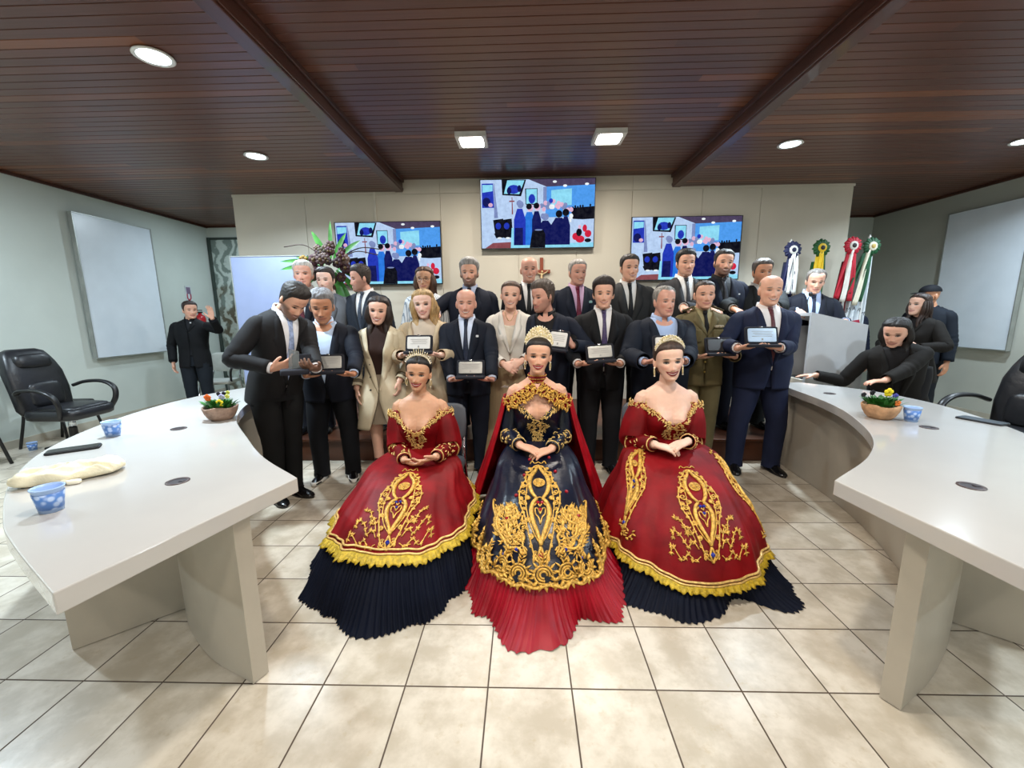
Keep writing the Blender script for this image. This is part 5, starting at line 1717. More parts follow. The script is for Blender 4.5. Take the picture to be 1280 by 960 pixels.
# ------------------------------------------------------------------ back row on the platform
ZP = .226
def back(id, x, y, h, coat, shirt, tie, hair, hc, label, hk=None, skin='light', hand=None, **k):
    suitk = {q: k.pop(q) for q in ('zb', 'vw', 'lapel') if q in k}
    p = mk(id, x=x, y=y, z=ZP, h=h, skin=skin, label=label, **k)
    suit(p, coat, shirt, tie, **suitk)
    if hair:
        p.hair(hair, hc, **(hk or {}))
    return p
back('b_white', -2.165, 4.12, 1.735, '#1c1f2a', '#d4d2d2', '#5a2a34', 'short', '#b6b2ac', 'white haired man in dark suit at left end of back row, mouth open', dict(off=.010, top=.018), 'red', yaw=8, wd=1.0, hs=1.05, head=(8, 0, 0), brow='#8a807a', blush=.5)
back('b_grey', -1.99, 4.22, 1.68, '#8a8f98', '#dcdcdc', '#14181e', 'short', '#241a16', 'dark haired man in light grey suit and black tie below the flower arrangement', dict(off=.008, top=.020), 'pale', yaw=8, head=(-4, 2, 0), hs=1.02, beard=('#3a2a24', .3), wd=1.05, blush=.5)
back('b_profile', -1.60, 4.22, 1.70, '#2c3440', '#dcdcdc', '#3a4250', 'short', '#2c221c', 'man in dark grey blue suit smiling with head turned to his right', dict(off=.010, top=.026), 'red', yaw=-10, head=(-42, 8, 0), hs=1.04, beard=('#4a342a', .4), smile=.6, wd=1.06)
p = mk('glasses', fem=True, x=-.985, y=4.22, z=ZP, h=1.68, yaw=0, head=(0, 2, 0), skin='olive', brow='#4a3426', lip='#a8605a', hs=.98, wd=1.02, legs=False, makeup=False,
       label='woman with glasses and long brown hair in white striped shirt')
def mat_stripe():
    m, t, b = base_mat('shirt_striped', .65)
    x, y, z = t.sep(t.coord())
    f = t.math('FRACT', t.math('MULTIPLY', t.math('ADD', x, y), 38))
    t.put(b.inputs['Base Color'], t.mix(t.ramp(t.math('ABSOLUTE', t.math('SUBTRACT', f, .5)), .30, .36), srgb('#dfe2e6'), srgb('#8f9aa8')))
    return m
p.coat('shirt', mat_stripe(), zhem=.82, zb=1.28, wtop=.06, grow=.012, lapel=.05, sl=(.072, .062, .046), wr=.012, collar=True)
p.shirt(cloth('white_top', '#d6d6d6'), collar=False, cuffs=False, ztop=1.42)
p.trousers(cloth('trousers_dark', '#1c1e24'), shoe=M_SHOE)
p.hair('long', '#4a3020', length=.27, spread=.10, seed=8)
mb = MB()
for k in (-1, 1):
    mb.tube([(k * .032 + .022 * math.cos(a), -.103 + .004 * abs(math.cos(a)), -.002 + .018 * math.sin(a)) for a in np.arange(24) * 2 * PI / 24], .0016, 6, closed=True)
    mb.tube([(k * .054, -.098, .002), (k * .074, -.05, .004), (k * .078, .01, .0)], .0016, 6)
mb.tube([(-.010, -.106, .002), (0, -.108, .005), (.010, -.106, .002)], .0016, 6)
mb.build('glasses', pm('glasses_metal', '#6a5a50', .3, metal=.7), p.root, p.H)
back('b_silver', -.536, 4.22, 1.735, '#1c2234', '#b6c2dc', '#181a22', 'short', '#8e8c8a', 'silver haired bearded man in dark navy suit behind the balding man', dict(off=.010, top=.032, front=.008), 'light', wd=1.12, dp=1.1, belly=.03, hs=1.06, beard=('#4a3a32', .85), smile=.7, brow='#4a4240',
     armR=dict(w=(-.80, 3.86, 1.43), fd=(-.3, -.9, -.3), pd=(0, -.2, -1), curl=(.2, .4, .3), hint=(-.8, .6, -.3)))
back('b_bald', .056, 4.22, 1.765, '#181b26', '#e0dede', '#14161a', None, None, 'bald smiling man in dark suit and black tie beside the crucifix', None, 'red', smile=.9, hs=1.02, wd=1.04, brow='#4a382e', blush=.55, head=(4, 0, 0))
back('b_maroon', .530, 4.24, 1.73, '#1e2638', '#c9a8c8', '#6a2038', 'short', '#9a948e', 'grey haired smiling man in navy suit, pink shirt and maroon tie', dict(off=.007, top=.014), 'red', head=(10, 2, 0), hs=1.02, smile=.7, wd=1.12, belly=.03, brow='#7a706a', yaw=5)
BR['b_maroon'].pin(.12, 1.32, pm('pin_teal', '#8ab0b0', .4), .016)
back('b_grey2', 1.04, 4.22, 1.765, '#3a3b3d', '#dededc', '#15171b', 'short', '#201814', 'dark haired man in charcoal suit and black tie right of the crucifix', dict(off=.006, top=.018), 'light', wd=1.12, hs=1.04, head=(6, 0, 0), smile=.3)
back('b_young', 1.585, 4.22, 1.81, '#46464a', '#e2e0de', '#3c3d42', 'short', '#16110f', 'young dark haired man in grey suit and slim grey tie behind the officer', dict(off=.007, top=.026), 'light', wd=1.06, smile=.2, beard=('#3a2c26', .15),
     armL=dict(w=(1.455, 3.86, 1.465), fd=(.3, -.9, -.35), pd=(0, -.2, -1), curl=(.2, .4, .3), hint=(.5, .6, -.6)))
back('b_black', 1.955, 4.24, 1.81, '#1a2034', '#17181c', '#33353c', 'short', '#1c1512', 'tall bearded smiling man in dark navy suit, black shirt and tie', dict(off=.006, top=.018), 'light', head=(-6, 0, 4), wd=1.08, smile=.9, beard=('#2a1e1a', .8),
     armR=dict(w=(1.75, 3.90, 1.45), fd=(-.2, -.9, -.35), pd=(0, -.2, -1), curl=(.2, .4, .3), hint=(-.6, .6, -.5)))
BR['b_black'].pin(.12, 1.315, M_PINW, .009)
back('b_hidden', 2.35, 4.26, 1.715, '#2a2d30', '#c8c8c8', '#202226', 'short', '#4a423c', 'grey brown haired man half hidden behind the balding man in blue', dict(off=.008, top=.020), 'tan', head=(-4, 4, 0), wd=1.1,
     armR=dict(w=(1.905, 3.84, 1.445), fd=(.1, -.95, -.3), pd=(0, -.2, -1), curl=(.2, .4, .3), hint=(-.8, .5, -.3)), armL=dict(w=(2.265, 3.84, 1.46), fd=(-.2, -.95, -.3), pd=(0, -.2, -1), curl=(.2, .4, .3), hint=(.8, .5, -.3)))

# ------------------------------------------------------------------ people round the edges
p = mk('speaker', x=3.17, y=4.80, z=0.0, yaw=-14, h=1.905, wd=1.08, lean=(6, 3, 0), head=(-6, 6, 0), skin='light', hs=.98, brow='#5a4a40',
       label='speaker in dark navy suit leaning on the lectern behind the microphone',
       armR=dict(w=(2.93, 4.52, 1.42), fd=(-.2, -.8, -.2), pd=(0, 0, -1), hint=(-.8, .5, -.2)), armL=dict(w=(3.33, 4.40, 1.31), fd=(.3, -.55, -.8), pd=(-.3, .3, -.9), curl=(.5, .7, .5), hint=(.4, .3, -.9)))
suit(p, '#141828', '#aebede', '#232a40', zb=1.0)
p.hair('receding', '#77706a', off=.010, top=.018)

p = mk('waving', x=-4.60, y=5.62, yaw=20, h=1.645, wd=1.05, head=(36, 2, 0), skin='light', brow='#2a1e18', hs=1.0,
       label='man in black jacket standing by left wall with one hand raised',
       armR=dict(at=(-.24, -.06, .80), fd=(.1, -.3, -1), pd=(1, 0, 0), hint=(-.6, .6, 0)), armL=dict(w=(-4.12, 5.40, 1.40), fd=(-.1, .0, 1), pd=(-.4, -1, 0), curl=(.1, .2, .1), thumb=1.0, hint=(.6, .3, -.9)))
suit(p, '#12141a', '#14161c', None, '#1e2630', zb=1.30, vw=.05, lapel=.05)
p.hair('short', '#2c1c16', off=.008, top=.016)
p.pin(.03, 1.43, M_PINW, .010)

bk = cloth('black_knit', '#16120f', rough=.85)
p = mk('crouch', fem=True, x=3.52, y=3.92, yaw=-32, sit=.34, h=1.76, wd=1.20, dp=1.15, lean=(18, -8, 0), head=(-22, 2, 4), skin='light', makeup=True, lip='#8a4a44', brow='#1c1410', hs=1.02,
       label='woman in black jacket bending over the end of right desk with one arm stretched out',
       armR=dict(w=(2.84, 4.06, .80), fd=(-1, -.1, -.12), pd=(0, 0, -1), curl=(.1, .15, .1), hint=(.2, .3, -.9)), armL=dict(w=(3.00, 3.52, .79), fd=(-.9, -.35, -.1), pd=(0, 0, -1), curl=(.25, .4, .3), hint=(.6, -.2, -.8)))
p.coat('jacket', bk, zhem=.78, zb=.92, wtop=.09, grow=.010, lapel=.06, sl=(.066, .056, .042), wr=.012)
p.shirt(cloth('black_top', '#141010'), collar=False, cuffs=False, inset=.0)
p.trousers(cloth('black_trousers', '#121012'), feet=False)
p.pin(.09, 1.22, M_PINW, .016)
p.hair('long', '#1a1310', length=.15, spread=.085, seed=3, front=False, off=.016)

p = mk('profile_woman', fem=True, x=4.36, y=4.72, yaw=-62, h=1.60, wd=1.05, head=(-22, -4, 0), skin='fair', makeup=True, lip='#a86a64', brow='#2a1c16',
       label='long haired woman in black jacket standing in profile near right whiteboard',
       armR=dict(at=(-.10, -.28, 1.0), fd=(.9, -.1, .1), pd=(0, 1, 0), hint=(-.8, .4, -.4)), armL=dict(at=(.12, -.26, 1.02), fd=(-.9, -.1, .1), pd=(0, 1, 0), hint=(.8, .4, -.4)))
p.coat('jacket', bk, zhem=.70, zb=1.25, wtop=.05, grow=.012, flare=.05, lapel=.045, sl=(.074, .062, .046), wr=.012)
p.shirt(cloth('black_top', '#141010'), collar=False, cuffs=False)
p.trousers(cloth('black_trousers', '#121012'), shoe=M_SHOE)
p.pin(.0, 1.20, M_PINW, .012)
p.hair('long', '#2e1c14', length=.34, spread=.10, seed=6)

p = mk('cap', x=4.80, y=5.08, yaw=-72, h=1.72, wd=1.02, head=(-20, 0, 0), skin='tan', brow='#1c1612',
       label='man in dark blue jacket and cap behind the standing woman in black')
p.coat('jacket', cloth('jacket_darkblue', '#141a24', rough=.8), zhem=.80, zb=1.35, wtop=.05, grow=.012, lapel=.05, sl=(.08, .068, .054), wr=.012)
p.shirt(cloth('dark_top', '#14161c'), collar=False, cuffs=False)
p.trousers(cloth('trousers_navy', '#151a22'), shoe=M_SHOE)
P_ = head_pts(40, 48, feat=False)
k_ = (P_[..., 2] > .045)
Q_ = P_ + (P_ - np.array((0, .01, .0))) / np.linalg.norm(P_ - np.array((0, .01, .0)), axis=-1, keepdims=True) * .014
mb = MB().grid(Q_, cv=True, caps=(False, True), keep=k_.reshape(-1))
mb.rbox((0, -.125, .055), (.070, .055, .006), 2.5, n=24, M=Rx(R(8)))
mb.build('cap', cloth('cap_black', '#12141a'), p.root, p.H)

p = mk('hidden_navy', x=4.16, y=5.48, yaw=-10, h=1.66, wd=1.04, skin='tan', label='person in navy suit mostly hidden behind the white flag')
suit(p, '#141c34', '#c8ccd4', '#1c2440')
p.hair('short', '#1a1412')
# ================================================================== GOWNS
def velvet(name, col, tint):
    return pm(name, col, rough=.55, vary=.30, vs=7, bump=.15, bs=30, sheen=.14, sheen_tint=srgb(tint), spec=.22)
M_REDV = velvet('red_velvet', '#74030b', '#d83444')
M_NAVYV = pm('navy_satin', '#070e22', .30, vary=.25, vs=6, bump=.25, bs=22, sheen=.04, sheen_tint=srgb('#5a78b8'))
M_NAVYF = pm('navy_pleats', '#080d1c', .65, vary=.2, spec=.12)
M_REDF = pm('red_satin', '#8c0418', .42, vary=.2, spec=.25, sheen_tint=srgb('#ff6070'))
M_GOLD = pm('gold_thread', '#cfa046', .40, metal=.25, vary=.35, vs=70, bump=.3, bs=260)
M_GOLDP = pm('gold_pale', '#dcb870', .38, metal=.2, vary=.25, vs=60)
M_LACE = pm('gold_lace', '#b89a22', .5, metal=.15, vary=.3, vs=60, bump=.4, bs=200)
M_CROWN = pm('crown_gold', '#e0cfa0', .25, metal=.35, vary=.2, vs=50)
M_CRYST = pm('crystal', '#f0e8d8', .15, metal=.1)
M_JB = pm('jewel_blue', '#1c2a90', .15)
M_JR = pm('jewel_red', '#a01828', .15)

class Skirt:
    def __init__(s, zw, a0, b0, y0, wa=.135, wb=.105, fold=.010, nf=11, seed=0, xs=0.0, sq=.20):
        s.sq = sq
        u = np.array([0, .05, .16, .30, .45, .62, .8, 1])
        s.zw, s.xs = zw, xs
        s.u = u
        s.a = np.array([wa, wa + .05, .30 * a0 / .46, .72 * a0, .83 * a0, .915 * a0, .965 * a0, a0])
        s.b = np.array([wb, wb + .06, .46 * b0, .67 * b0, .81 * b0, .905 * b0, .96 * b0, b0])
        s.y = np.array([0, .12, .42, .65, .79, .90, .96, 1]) * y0
        s.fold, s.nf, s.seed = fold, nf, seed
    def P(s, th, z, extra=0.0):
        se = lambda q, e: np.sign(q) * np.abs(q) ** e
        th, z = np.broadcast_arrays(np.asarray(th, float), np.asarray(z, float))
        u = np.clip(1 - z / s.zw, 0, 1)
        a, b, y = ci(u, s.u, s.a), ci(u, s.u, s.b), ci(u, s.u, s.y)
        f = s.fold * np.clip(u * 1.6, .1, 1) * (np.sin(s.nf * th + s.seed + 1.2 * np.sin(2 * th + s.seed)) + .5 * np.sin((s.nf * 2 + 3) * th + 2 * s.seed)) * (1 - .75 * np.exp(-(th / .45) ** 2))
        e = 1 - s.sq * u * u
        return np.stack([(a + f + extra) * se(np.sin(th), e) + s.xs * u, y - (b + f + extra) * se(np.cos(th), e), z + 0 * th], -1)
    def N(s, th, z):
        e = 1e-3
        n = np.cross(s.P(th + e, z) - s.P(th - e, z), s.P(th, z + e) - s.P(th, z - e))
        n /= np.linalg.norm(n, axis=-1, keepdims=True) + 1e-12
        out = s.P(th, z) - np.array((0, -.35, 0))
        n *= np.sign((n * out).sum(-1, keepdims=True) + 1e-9)
        return n
    def front_map(s, th0, z0, z1, W):
        """maps motif coordinates (x in half widths, y 0..1 up) to the cloth"""
        zz = np.linspace(z0, z1, 60)
        pp = s.P(np.full(60, th0), zz)
        L = np.concatenate([[0], np.cumsum(np.linalg.norm(np.diff(pp, axis=0), axis=1))])
        def f(xy, off=.004):
            xy = np.asarray(xy, float)
            z = np.interp(xy[:, 1] * L[-1], L, zz)
            dz = np.where(xy[:, 1] < 0, xy[:, 1] * L[-1] * .5, 0) + np.where(xy[:, 1] > 1, (xy[:, 1] - 1) * L[-1] * .3, 0)
            z = np.clip(z + dz, .005, s.zw)
            e = 1e-3
            sp = np.linalg.norm(s.P(th0 + e, z) - s.P(th0 - e, z), axis=-1) / (2 * e)
            th = th0 + xy[:, 0] * W / sp
            return s.P(th, z) + s.N(th, z) * off
        f.L = L[-1]
        return f

def spiral(cx, cy, r, a0, turns=1.4, d=1, n=18, asp=1.0):
    t_ = np.linspace(0, 1, n)
    a = a0 + d * t_ * turns * 2 * PI
    q = r * (1 - .85 * t_)
    return np.stack([cx + q * np.cos(a), cy + q * np.sin(a) * asp], 1)

class Emb:
    """embroidery: strokes in motif space turned into raised thread on a surface"""
    def __init__(s, fmap, asp):
        s.f, s.asp = fmap, asp     # asp = motif half width / length
        s.mb = MB()
    def stroke(s, pts, r, m=0, n=None, smooth=True):
        p = crv(pts, n or max(6, 4 * len(pts))) if smooth else np.asarray(pts)
        q = s.f(p)
        k = len(q)
        rr = np.full(k, r) if np.isscalar(r) else np.interp(np.linspace(0, 1, k), np.linspace(0, 1, len(r)), r)
        s.mb.tube(q, np.stack([rr, rr * .8], 1), 5, m)
    def both(s, pts, r, m=0, **k):
        pts = np.asarray(pts, float)
        s.stroke(pts, r, m, **k)
        s.stroke(pts * np.array((-1, 1)), r, m, **k)
    def leaf(s, x, y, ang, L, w, m=0):
        """ang in motif metres"""
        t_ = np.linspace(0, 1, 5)
        dx, dy = math.cos(ang) * L, math.sin(ang) * L
        s.stroke(np.stack([x + dx * t_ / s.W, y + dy * t_ / s.L], 1), [w * .4, w, w * .9, w * .5, w * .12], m, smooth=False)
    def dot(s, x, y, r, m=0):
        s.mb.ball(s.f(np.array([(x, y)]), .004)[0], r, m, None, 8, 6)

def medallion(e, W, L, sprays=True, k=1.0):
    e.W, e.L = W, L
    T, t_ = .0082 * k, .0036 * k
    e.both([(0, .13), (.10, .21), (.32, .32), (.40, .42), (.30, .50), (.12, .545)], [T, T * 1.2, T * 1.5, T * 1.5, T * 1.3, T])
    e.both([(.12, .545), (.34, .61), (.46, .71), (.38, .81), (.16, .89), (0, .97)], [T, T * 1.3, T * 1.5, T * 1.5, T * 1.2, T * .8])
    e.both([(.0, 1.02), (.16, 1.0), (.30, 1.03), (.40, .99)], t_)
    e.both([(.02, .97), (.22, .95), (.40, .88), (.60, .84), (.66, .75), (.86, .68), (.98, .56), (.92, .45), (.74, .37), (.58, .25), (.40, .12), (.22, .03), (0, .0)], t_ * 1.15, n=60)
    e.both([(.05, .15), (.22, .20), (.42, .28), (.58, .38), (.66, .50), (.60, .62), (.55, .74), (.44, .84)], t_)
    fr = crv([(.22, .95), (.40, .88), (.60, .84), (.66, .75), (.86, .68), (.98, .56), (.92, .45), (.74, .37), (.58, .25), (.40, .12), (.22, .03)], 20)
    for i, (x_, y_) in enumerate(fr):
        e.both(spiral(x_ * .93 + (.07 if i % 2 else -.05), y_, .085, i * 1.9, 1.3, 1 if i % 2 else -1, 12, asp=W / L), t_ * .85)
    for cx, cy, r, a0, d in ((.76, .60, .17, 2.6, 1), (.76, .48, .15, 3.6, -1), (.58, .74, .13, 2.2, 1), (.56, .33, .13, 4.0, -1), (.42, .92, .10, 2.5, 1), (.24, .05, .11, 1.0, -1), (.42, .20, .10, 3.9, -1), (.88, .52, .11, 0, 1), (.70, .68, .10, 1.2, -1)):
        e.both(spiral(cx, cy, r, a0, 1.5, d, 16, asp=W / L), t_)
    # flower in the upper bulb, flourish in the heart
    for q in range(8):
        a = 2 * PI * q / 8
        e.stroke(np.stack([.13 * math.cos(a) + .09 * np.cos(np.arange(9) * PI / 4), .735 + (.13 * math.sin(a) + .09 * np.sin(np.arange(9) * PI / 4)) * W / L], 1), t_ * .8, smooth=False)
    e.stroke(np.stack([.26 * np.cos(np.arange(21) * PI / 10), .735 + .26 * np.sin(np.arange(21) * PI / 10) * W / L], 1), t_ * .9, smooth=False)
    e.dot(0, .735, .010 * k, 0)
    e.both([(0, .30), (.08, .36), (.20, .39), (.22, .44), (.10, .44), (0, .39)], t_)
    e.both([(0, .46), (.12, .50), (.26, .47), (.20, .54), (0, .56)], t_)
    for x, y, m in ((0, .43, 1), (.09, .50, 1), (-.09, .50, 1), (0, .055, 1)):
        e.dot(x, y, (.009 if y > .1 else .013) * k, m)
    e.both([(.0, .12), (.06, .085), (.10, .05), (.05, .01), (0, -.02)], T * .8)
    for q in range(3):
        e.leaf(.42, .545, .5 - .5 * q, .035 * k, .007 * k)
        e.leaf(-.42, .545, PI - .5 + .5 * q, .035 * k, .007 * k)
    if sprays:
        rr = random.Random(2)
        for sgn in (-1, 1):
            for st in ([(.55, .10), (.80, .17), (1.05, .12), (1.3, .20), (1.62, .24), (1.72, .18)], [(.50, .04), (.8, .0), (1.1, .06), (1.4, .0), (1.85, .10), (1.95, .04)], [(.62, .16), (.86, .28), (.98, .24), (1.15, .34), (1.42, .36)]):
                pts = np.array(st) * np.array((sgn, 1))
                e.stroke(pts, t_ * .9)
                c = crv(pts, 9)
                for i in range(1, 9):
                    dx, dy = (c[i] - c[i - 1]) * np.array((W, L))
                    a = math.atan2(dy, dx)
                    for o in (-1.1, -.3, .5, 1.2):
                        e.leaf(c[i, 0], c[i, 1], a + o + rr.uniform(-.3, .3), rr.uniform(.014, .022) * k, .0048 * k)
    return e

def scatter_leaves(mb, f, pts, n, L, w, rr, m=0, jit=.0):
    """leaves about surface points; f(u,v) gives position, normal and tangent"""
    for q in pts:
        p, nn, tt = f(*q)
        bt = np.cross(nn, tt)
        for _ in range(n):
            a = rr.uniform(0, 2 * PI)
            d = math.cos(a) * tt + math.sin(a) * bt
            o = p + nn * .004 + tt * rr.uniform(-jit, jit) + bt * rr.uniform(-jit, jit)
            l_ = L * rr.uniform(.7, 1.2)
            mb.tube([o, o + d * l_ * .35 + nn * .003, o + d * l_ * .7 + nn * .002, o + d * l_], np.array([(w * .5, w * .4), (w, w * .5), (w * .8, w * .4), (w * .15, w * .1)]), 6, m)

def gown_woman(id, label, x, y, h, sit, skin, arms, head, bodm, sleeve_m, sk, neck_z, hairc='#1c1310', hs=1.0, wd=1.0, bust=.034, lip='#8c1c28', smile=.5, yaw=0, skk=None, puff=1.0, lean=(0, 0, 0), neck=1.0):
    p = mk(id, fem=True, x=x, y=y, h=h, sit=sit + .020, neckup=.022, skin=skin, makeup=True, lip=lip, lip_amt=1.0, brow='#1c1410', smile=smile, head=head, hs=hs, wd=wd, bust=bust, bare=True, vox=.0038, yaw=yaw, label=label, blush=.5, lean=lean, neck=neck, **arms)
    S = p.s
    # bodice
    nt, nz = 96, 22
    th = np.arange(nt) * 2 * PI / nt
    t180 = np.degrees(np.abs((th + PI) % (2 * PI) - PI))
    ztop = ci(t180, [0, 12, 35, 60, 90, 130, 180], neck_z)
    def bod(thv, z, ex=.0):
        return p.up(p.ring(z, thv, -.008 - ex))
    G = []
    for v in np.linspace(0, 1, nz):
        z = .985 + (ztop - .985) * v
        G.append(p.ring(z, th, -.008))
    p.bod = MB().grid(p.up(np.array(G)), cv=True).build('bodice', bodm, p.root, solid=.004, offset=0)
    def bf(tv, z):
        e = 2e-3
        q = bod(np.array([tv]), np.array([z]))[0]
        du = bod(np.array([tv + e]), np.array([z]))[0] - q
        dv = bod(np.array([tv]), np.array([z + e]))[0] - q
        n = np.cross(du, dv)
        n /= np.linalg.norm(n) + 1e-12
        c = p.up(np.array([(0, .0, z * S)]))[0]
        if n @ (q - c) < 0:
            n = -n
        return q, n, du / (np.linalg.norm(du) + 1e-12)
    p.bf = bf
    p.ztop = lambda tv: float(ci(abs(math.degrees(tv)), [0, 12, 35, 60, 90, 130, 180], neck_z))
    # sleeves
    for k in (-1, 1):
        A = p.arms[k]
        u1 = A['E'] - A['S']
        fw = (A['W'] - A['E']) / np.linalg.norm(A['W'] - A['E'])
        pts = crv([A['S'] + u1 * .10 + np.array((k * .006, 0, 0)), A['S'] + u1 * .35, A['S'] + u1 * .75, A['E'] + fw * .015, A['E'] + fw * .10 * S, A['W'] - fw * .012], 40)
        rd = ci(np.linspace(0, 1, 40), [0, .12, .35, .55, .68, .78, 1], np.array([.060, .072 * puff, .090 * puff, .092 * puff, .062, .048, .041])) * S
        b = MB().tube(pts, rd, 28, caps=(False, False))
        V = b.V[0].reshape(40, 28, 3)
        c = V.mean(1, keepdims=True)
        uu = np.linspace(0, 1, 40)[:, None]
        a = np.arange(28)[None] * 2 * PI / 28
        wr = .05 * np.sin(7 * a + 4 * uu + k) * np.exp(-((uu - .4) / .3) ** 2) + .03 * wob(V, 30, k)
        V = c + (V - c) * (1 + wr)[..., None]
        so = MB().grid(V, cv=True).build('sleeve', sleeve_m, p.root, solid=.003, offset=0)
        # gold leaf work on the forearm and a cuff ring
        rr = random.Random(k + 5)
        mb = MB()
        for i in range(46 if id != 'queen' else 60):
            u_ = rr.uniform(.64, .97)
            j = rr.randrange(28)
            ii = int(u_ * 39)
            o = V[ii, j]
            n = o - c[ii, 0]
            n /= np.linalg.norm(n)
            tt = fw
            bt = np.cross(n, tt)
            aa = rr.uniform(0, 2 * PI)
            d = math.cos(aa) * tt + math.sin(aa) * bt
            mb.tube([o + n * .002, o + n * .006 + d * .008, o + n * .005 + d * .016, o + n * .002 + d * .024], np.array([(.003, .002), (.0055, .003), (.0045, .003), (.001, .001)]), 5)
        for uu_ in (.66, .985):
            ii = int(uu_ * 39)
            rg = c[ii, 0] + (V[ii] - c[ii, 0]) * 1.05
            mb.tube(rg, .0045, 6, closed=True)
        mb.build('cuff_embroidery', M_GOLDP, so)
    # skirt of the gown
    s = sk
    zh = skk['zh']
    nt = 220
    th = np.linspace(0, 2 * PI, nt, endpoint=False)
    th2 = (th + PI) % (2 * PI) - PI
    zs = np.concatenate([np.linspace(s.zw, s.zw * .80, 10), np.linspace(s.zw * .80, zh, 26)[1:]])
    hemw = skk.get('hemw', .010)
    G = []
    for z in zs:
        k_ = np.clip((s.zw - z) / (s.zw - zh), 0, 1) ** 2
        zz = np.clip(z + k_ * hemw * np.sin(3 * th2 + 1 + s.seed), .004, None)
        G.append(s.P(th2, zz))
    p.skirt = MB().grid(np.array(G), cv=True).build('skirt', skk['mat'], p.root)
    # pleated flounce
    nt = 960
    th = np.linspace(0, 2 * PI, nt, endpoint=False)
    th2 = (th + PI) % (2 * PI) - PI
    G = []
    np_ = skk.get('pleats', 74)
    for i, v in enumerate(np.linspace(0, 1, 10)):
        z = np.clip((zh + .012) * (1 - v), 0, None)
        zz = z + (1 - v) * hemw * np.sin(3 * th2 + 1 + s.seed)
        amp = .0025 + .0045 * v
        pl = amp * (np.sin(np_ * th2 + 1.5 * np.sin(5 * th2)) + .35 * np.sin(2.3 * np_ * th2)) + .030 * v ** 2 * (1 + np.sin(5 * th2 + s.seed) + .6 * np.sin(9 * th2 + 2)) * skk.get('flare', 1.0) - .012 * (1 - v)
        q = s.P(th2, np.clip(zz, .003, None), pl)
        q[..., 2] = np.clip(q[..., 2] + .004 * np.sin(np_ * th2 * .5) * (v > .9), .003, None)
        G.append(q)
    MB().grid(np.array(G), cv=True).build('flounce', skk['fl'], p.root)
    return p

def hem_trim(p, s, zh, hemw):
    """twin gold braid and a scalloped lace frill along the hem"""
    nt = 420
    th = np.linspace(-PI, PI, nt, endpoint=False)
    w = hemw * np.sin(3 * th + 1 + s.seed)
    mb = MB()
    for dz, r in ((.032, .0068), (.018, .0068)):
        mb.tube(s.P(th, zh + dz + w, .006), np.array([(r, .005)] * nt), 6, closed=True)
    mb.build('hem_braid', M_GOLDP, p.root)
    G = []
    for v in np.linspace(0, 1, 5):
        sc = np.abs(np.sin(34 * th))
        z = zh + .014 + w - v * (.018 + .012 * sc)
        G.append(s.P(th, np.clip(z, .004, None), .008 + v * (.016 + .008 * np.sin(110 * th))))
    MB().grid(np.array(G), cv=True).build('hem_lace', M_LACE, p.root, solid=.002)

def neckline_trim(p, n=2, w=.0056, L=.022, drop=True, seed=1, side=1.25):
    rr = random.Random(seed)
    mb = MB()
    pts = []
    for tv in np.linspace(-side, side, 46):
        zt = p.ztop(tv)
        for d in (.012, .026):
            pts.append((tv, zt - d))
    scatter_leaves(mb, p.bf, pts, n, L, w, rr)
    if drop:
        pts = []
        for i in range(26):
            v = i / 25
            z = p.ztop(0) - .01 - v * (p.ztop(0) - 1.02)
            hw = .16 * (1 - v) ** 1.3 + .10 + .06 * math.sin(v * 9)
            for q in (-1, -.4, .4, 1):
                pts.append((hw * q, z))
        scatter_leaves(mb, p.bf, pts, 2, L * .9, w, rr)
    return mb.build('neckline_embroidery', M_GOLDP, p.root)

def arm_trim(p, seed=3):
    """the gold edge carried on round the upper arms"""
    rr = random.Random(seed)
    for k in (-1, 1):
        A = p.arms[k]
        u1 = (A['E'] - A['S'])
        L_ = np.linalg.norm(u1)
        t_ = u1 / L_
        a = np.cross(t_, (0, 1, 0))
        a /= np.linalg.norm(a)
        b = np.cross(t_, a)
        mb = MB()
        for i in range(40):
            an = 2 * PI * i / 40
            n = math.cos(an) * a + math.sin(an) * b
            for j in range(3):
                o = A['S'] + t_ * (L_ * .10 + rr.uniform(0, .035)) + n * .066 * p.s + np.array((k * .006, 0, 0))
                aa = rr.uniform(0, 2 * PI)
                d = math.cos(aa) * t_ + math.sin(aa) * np.cross(n, t_)
                mb.tube([o, o + d * .010 + n * .004, o + d * .024], np.array([(.004, .002), (.006, .003), (.001, .001)]), 5)
        mb.build('shoulder_embroidery', M_GOLDP, p.root)

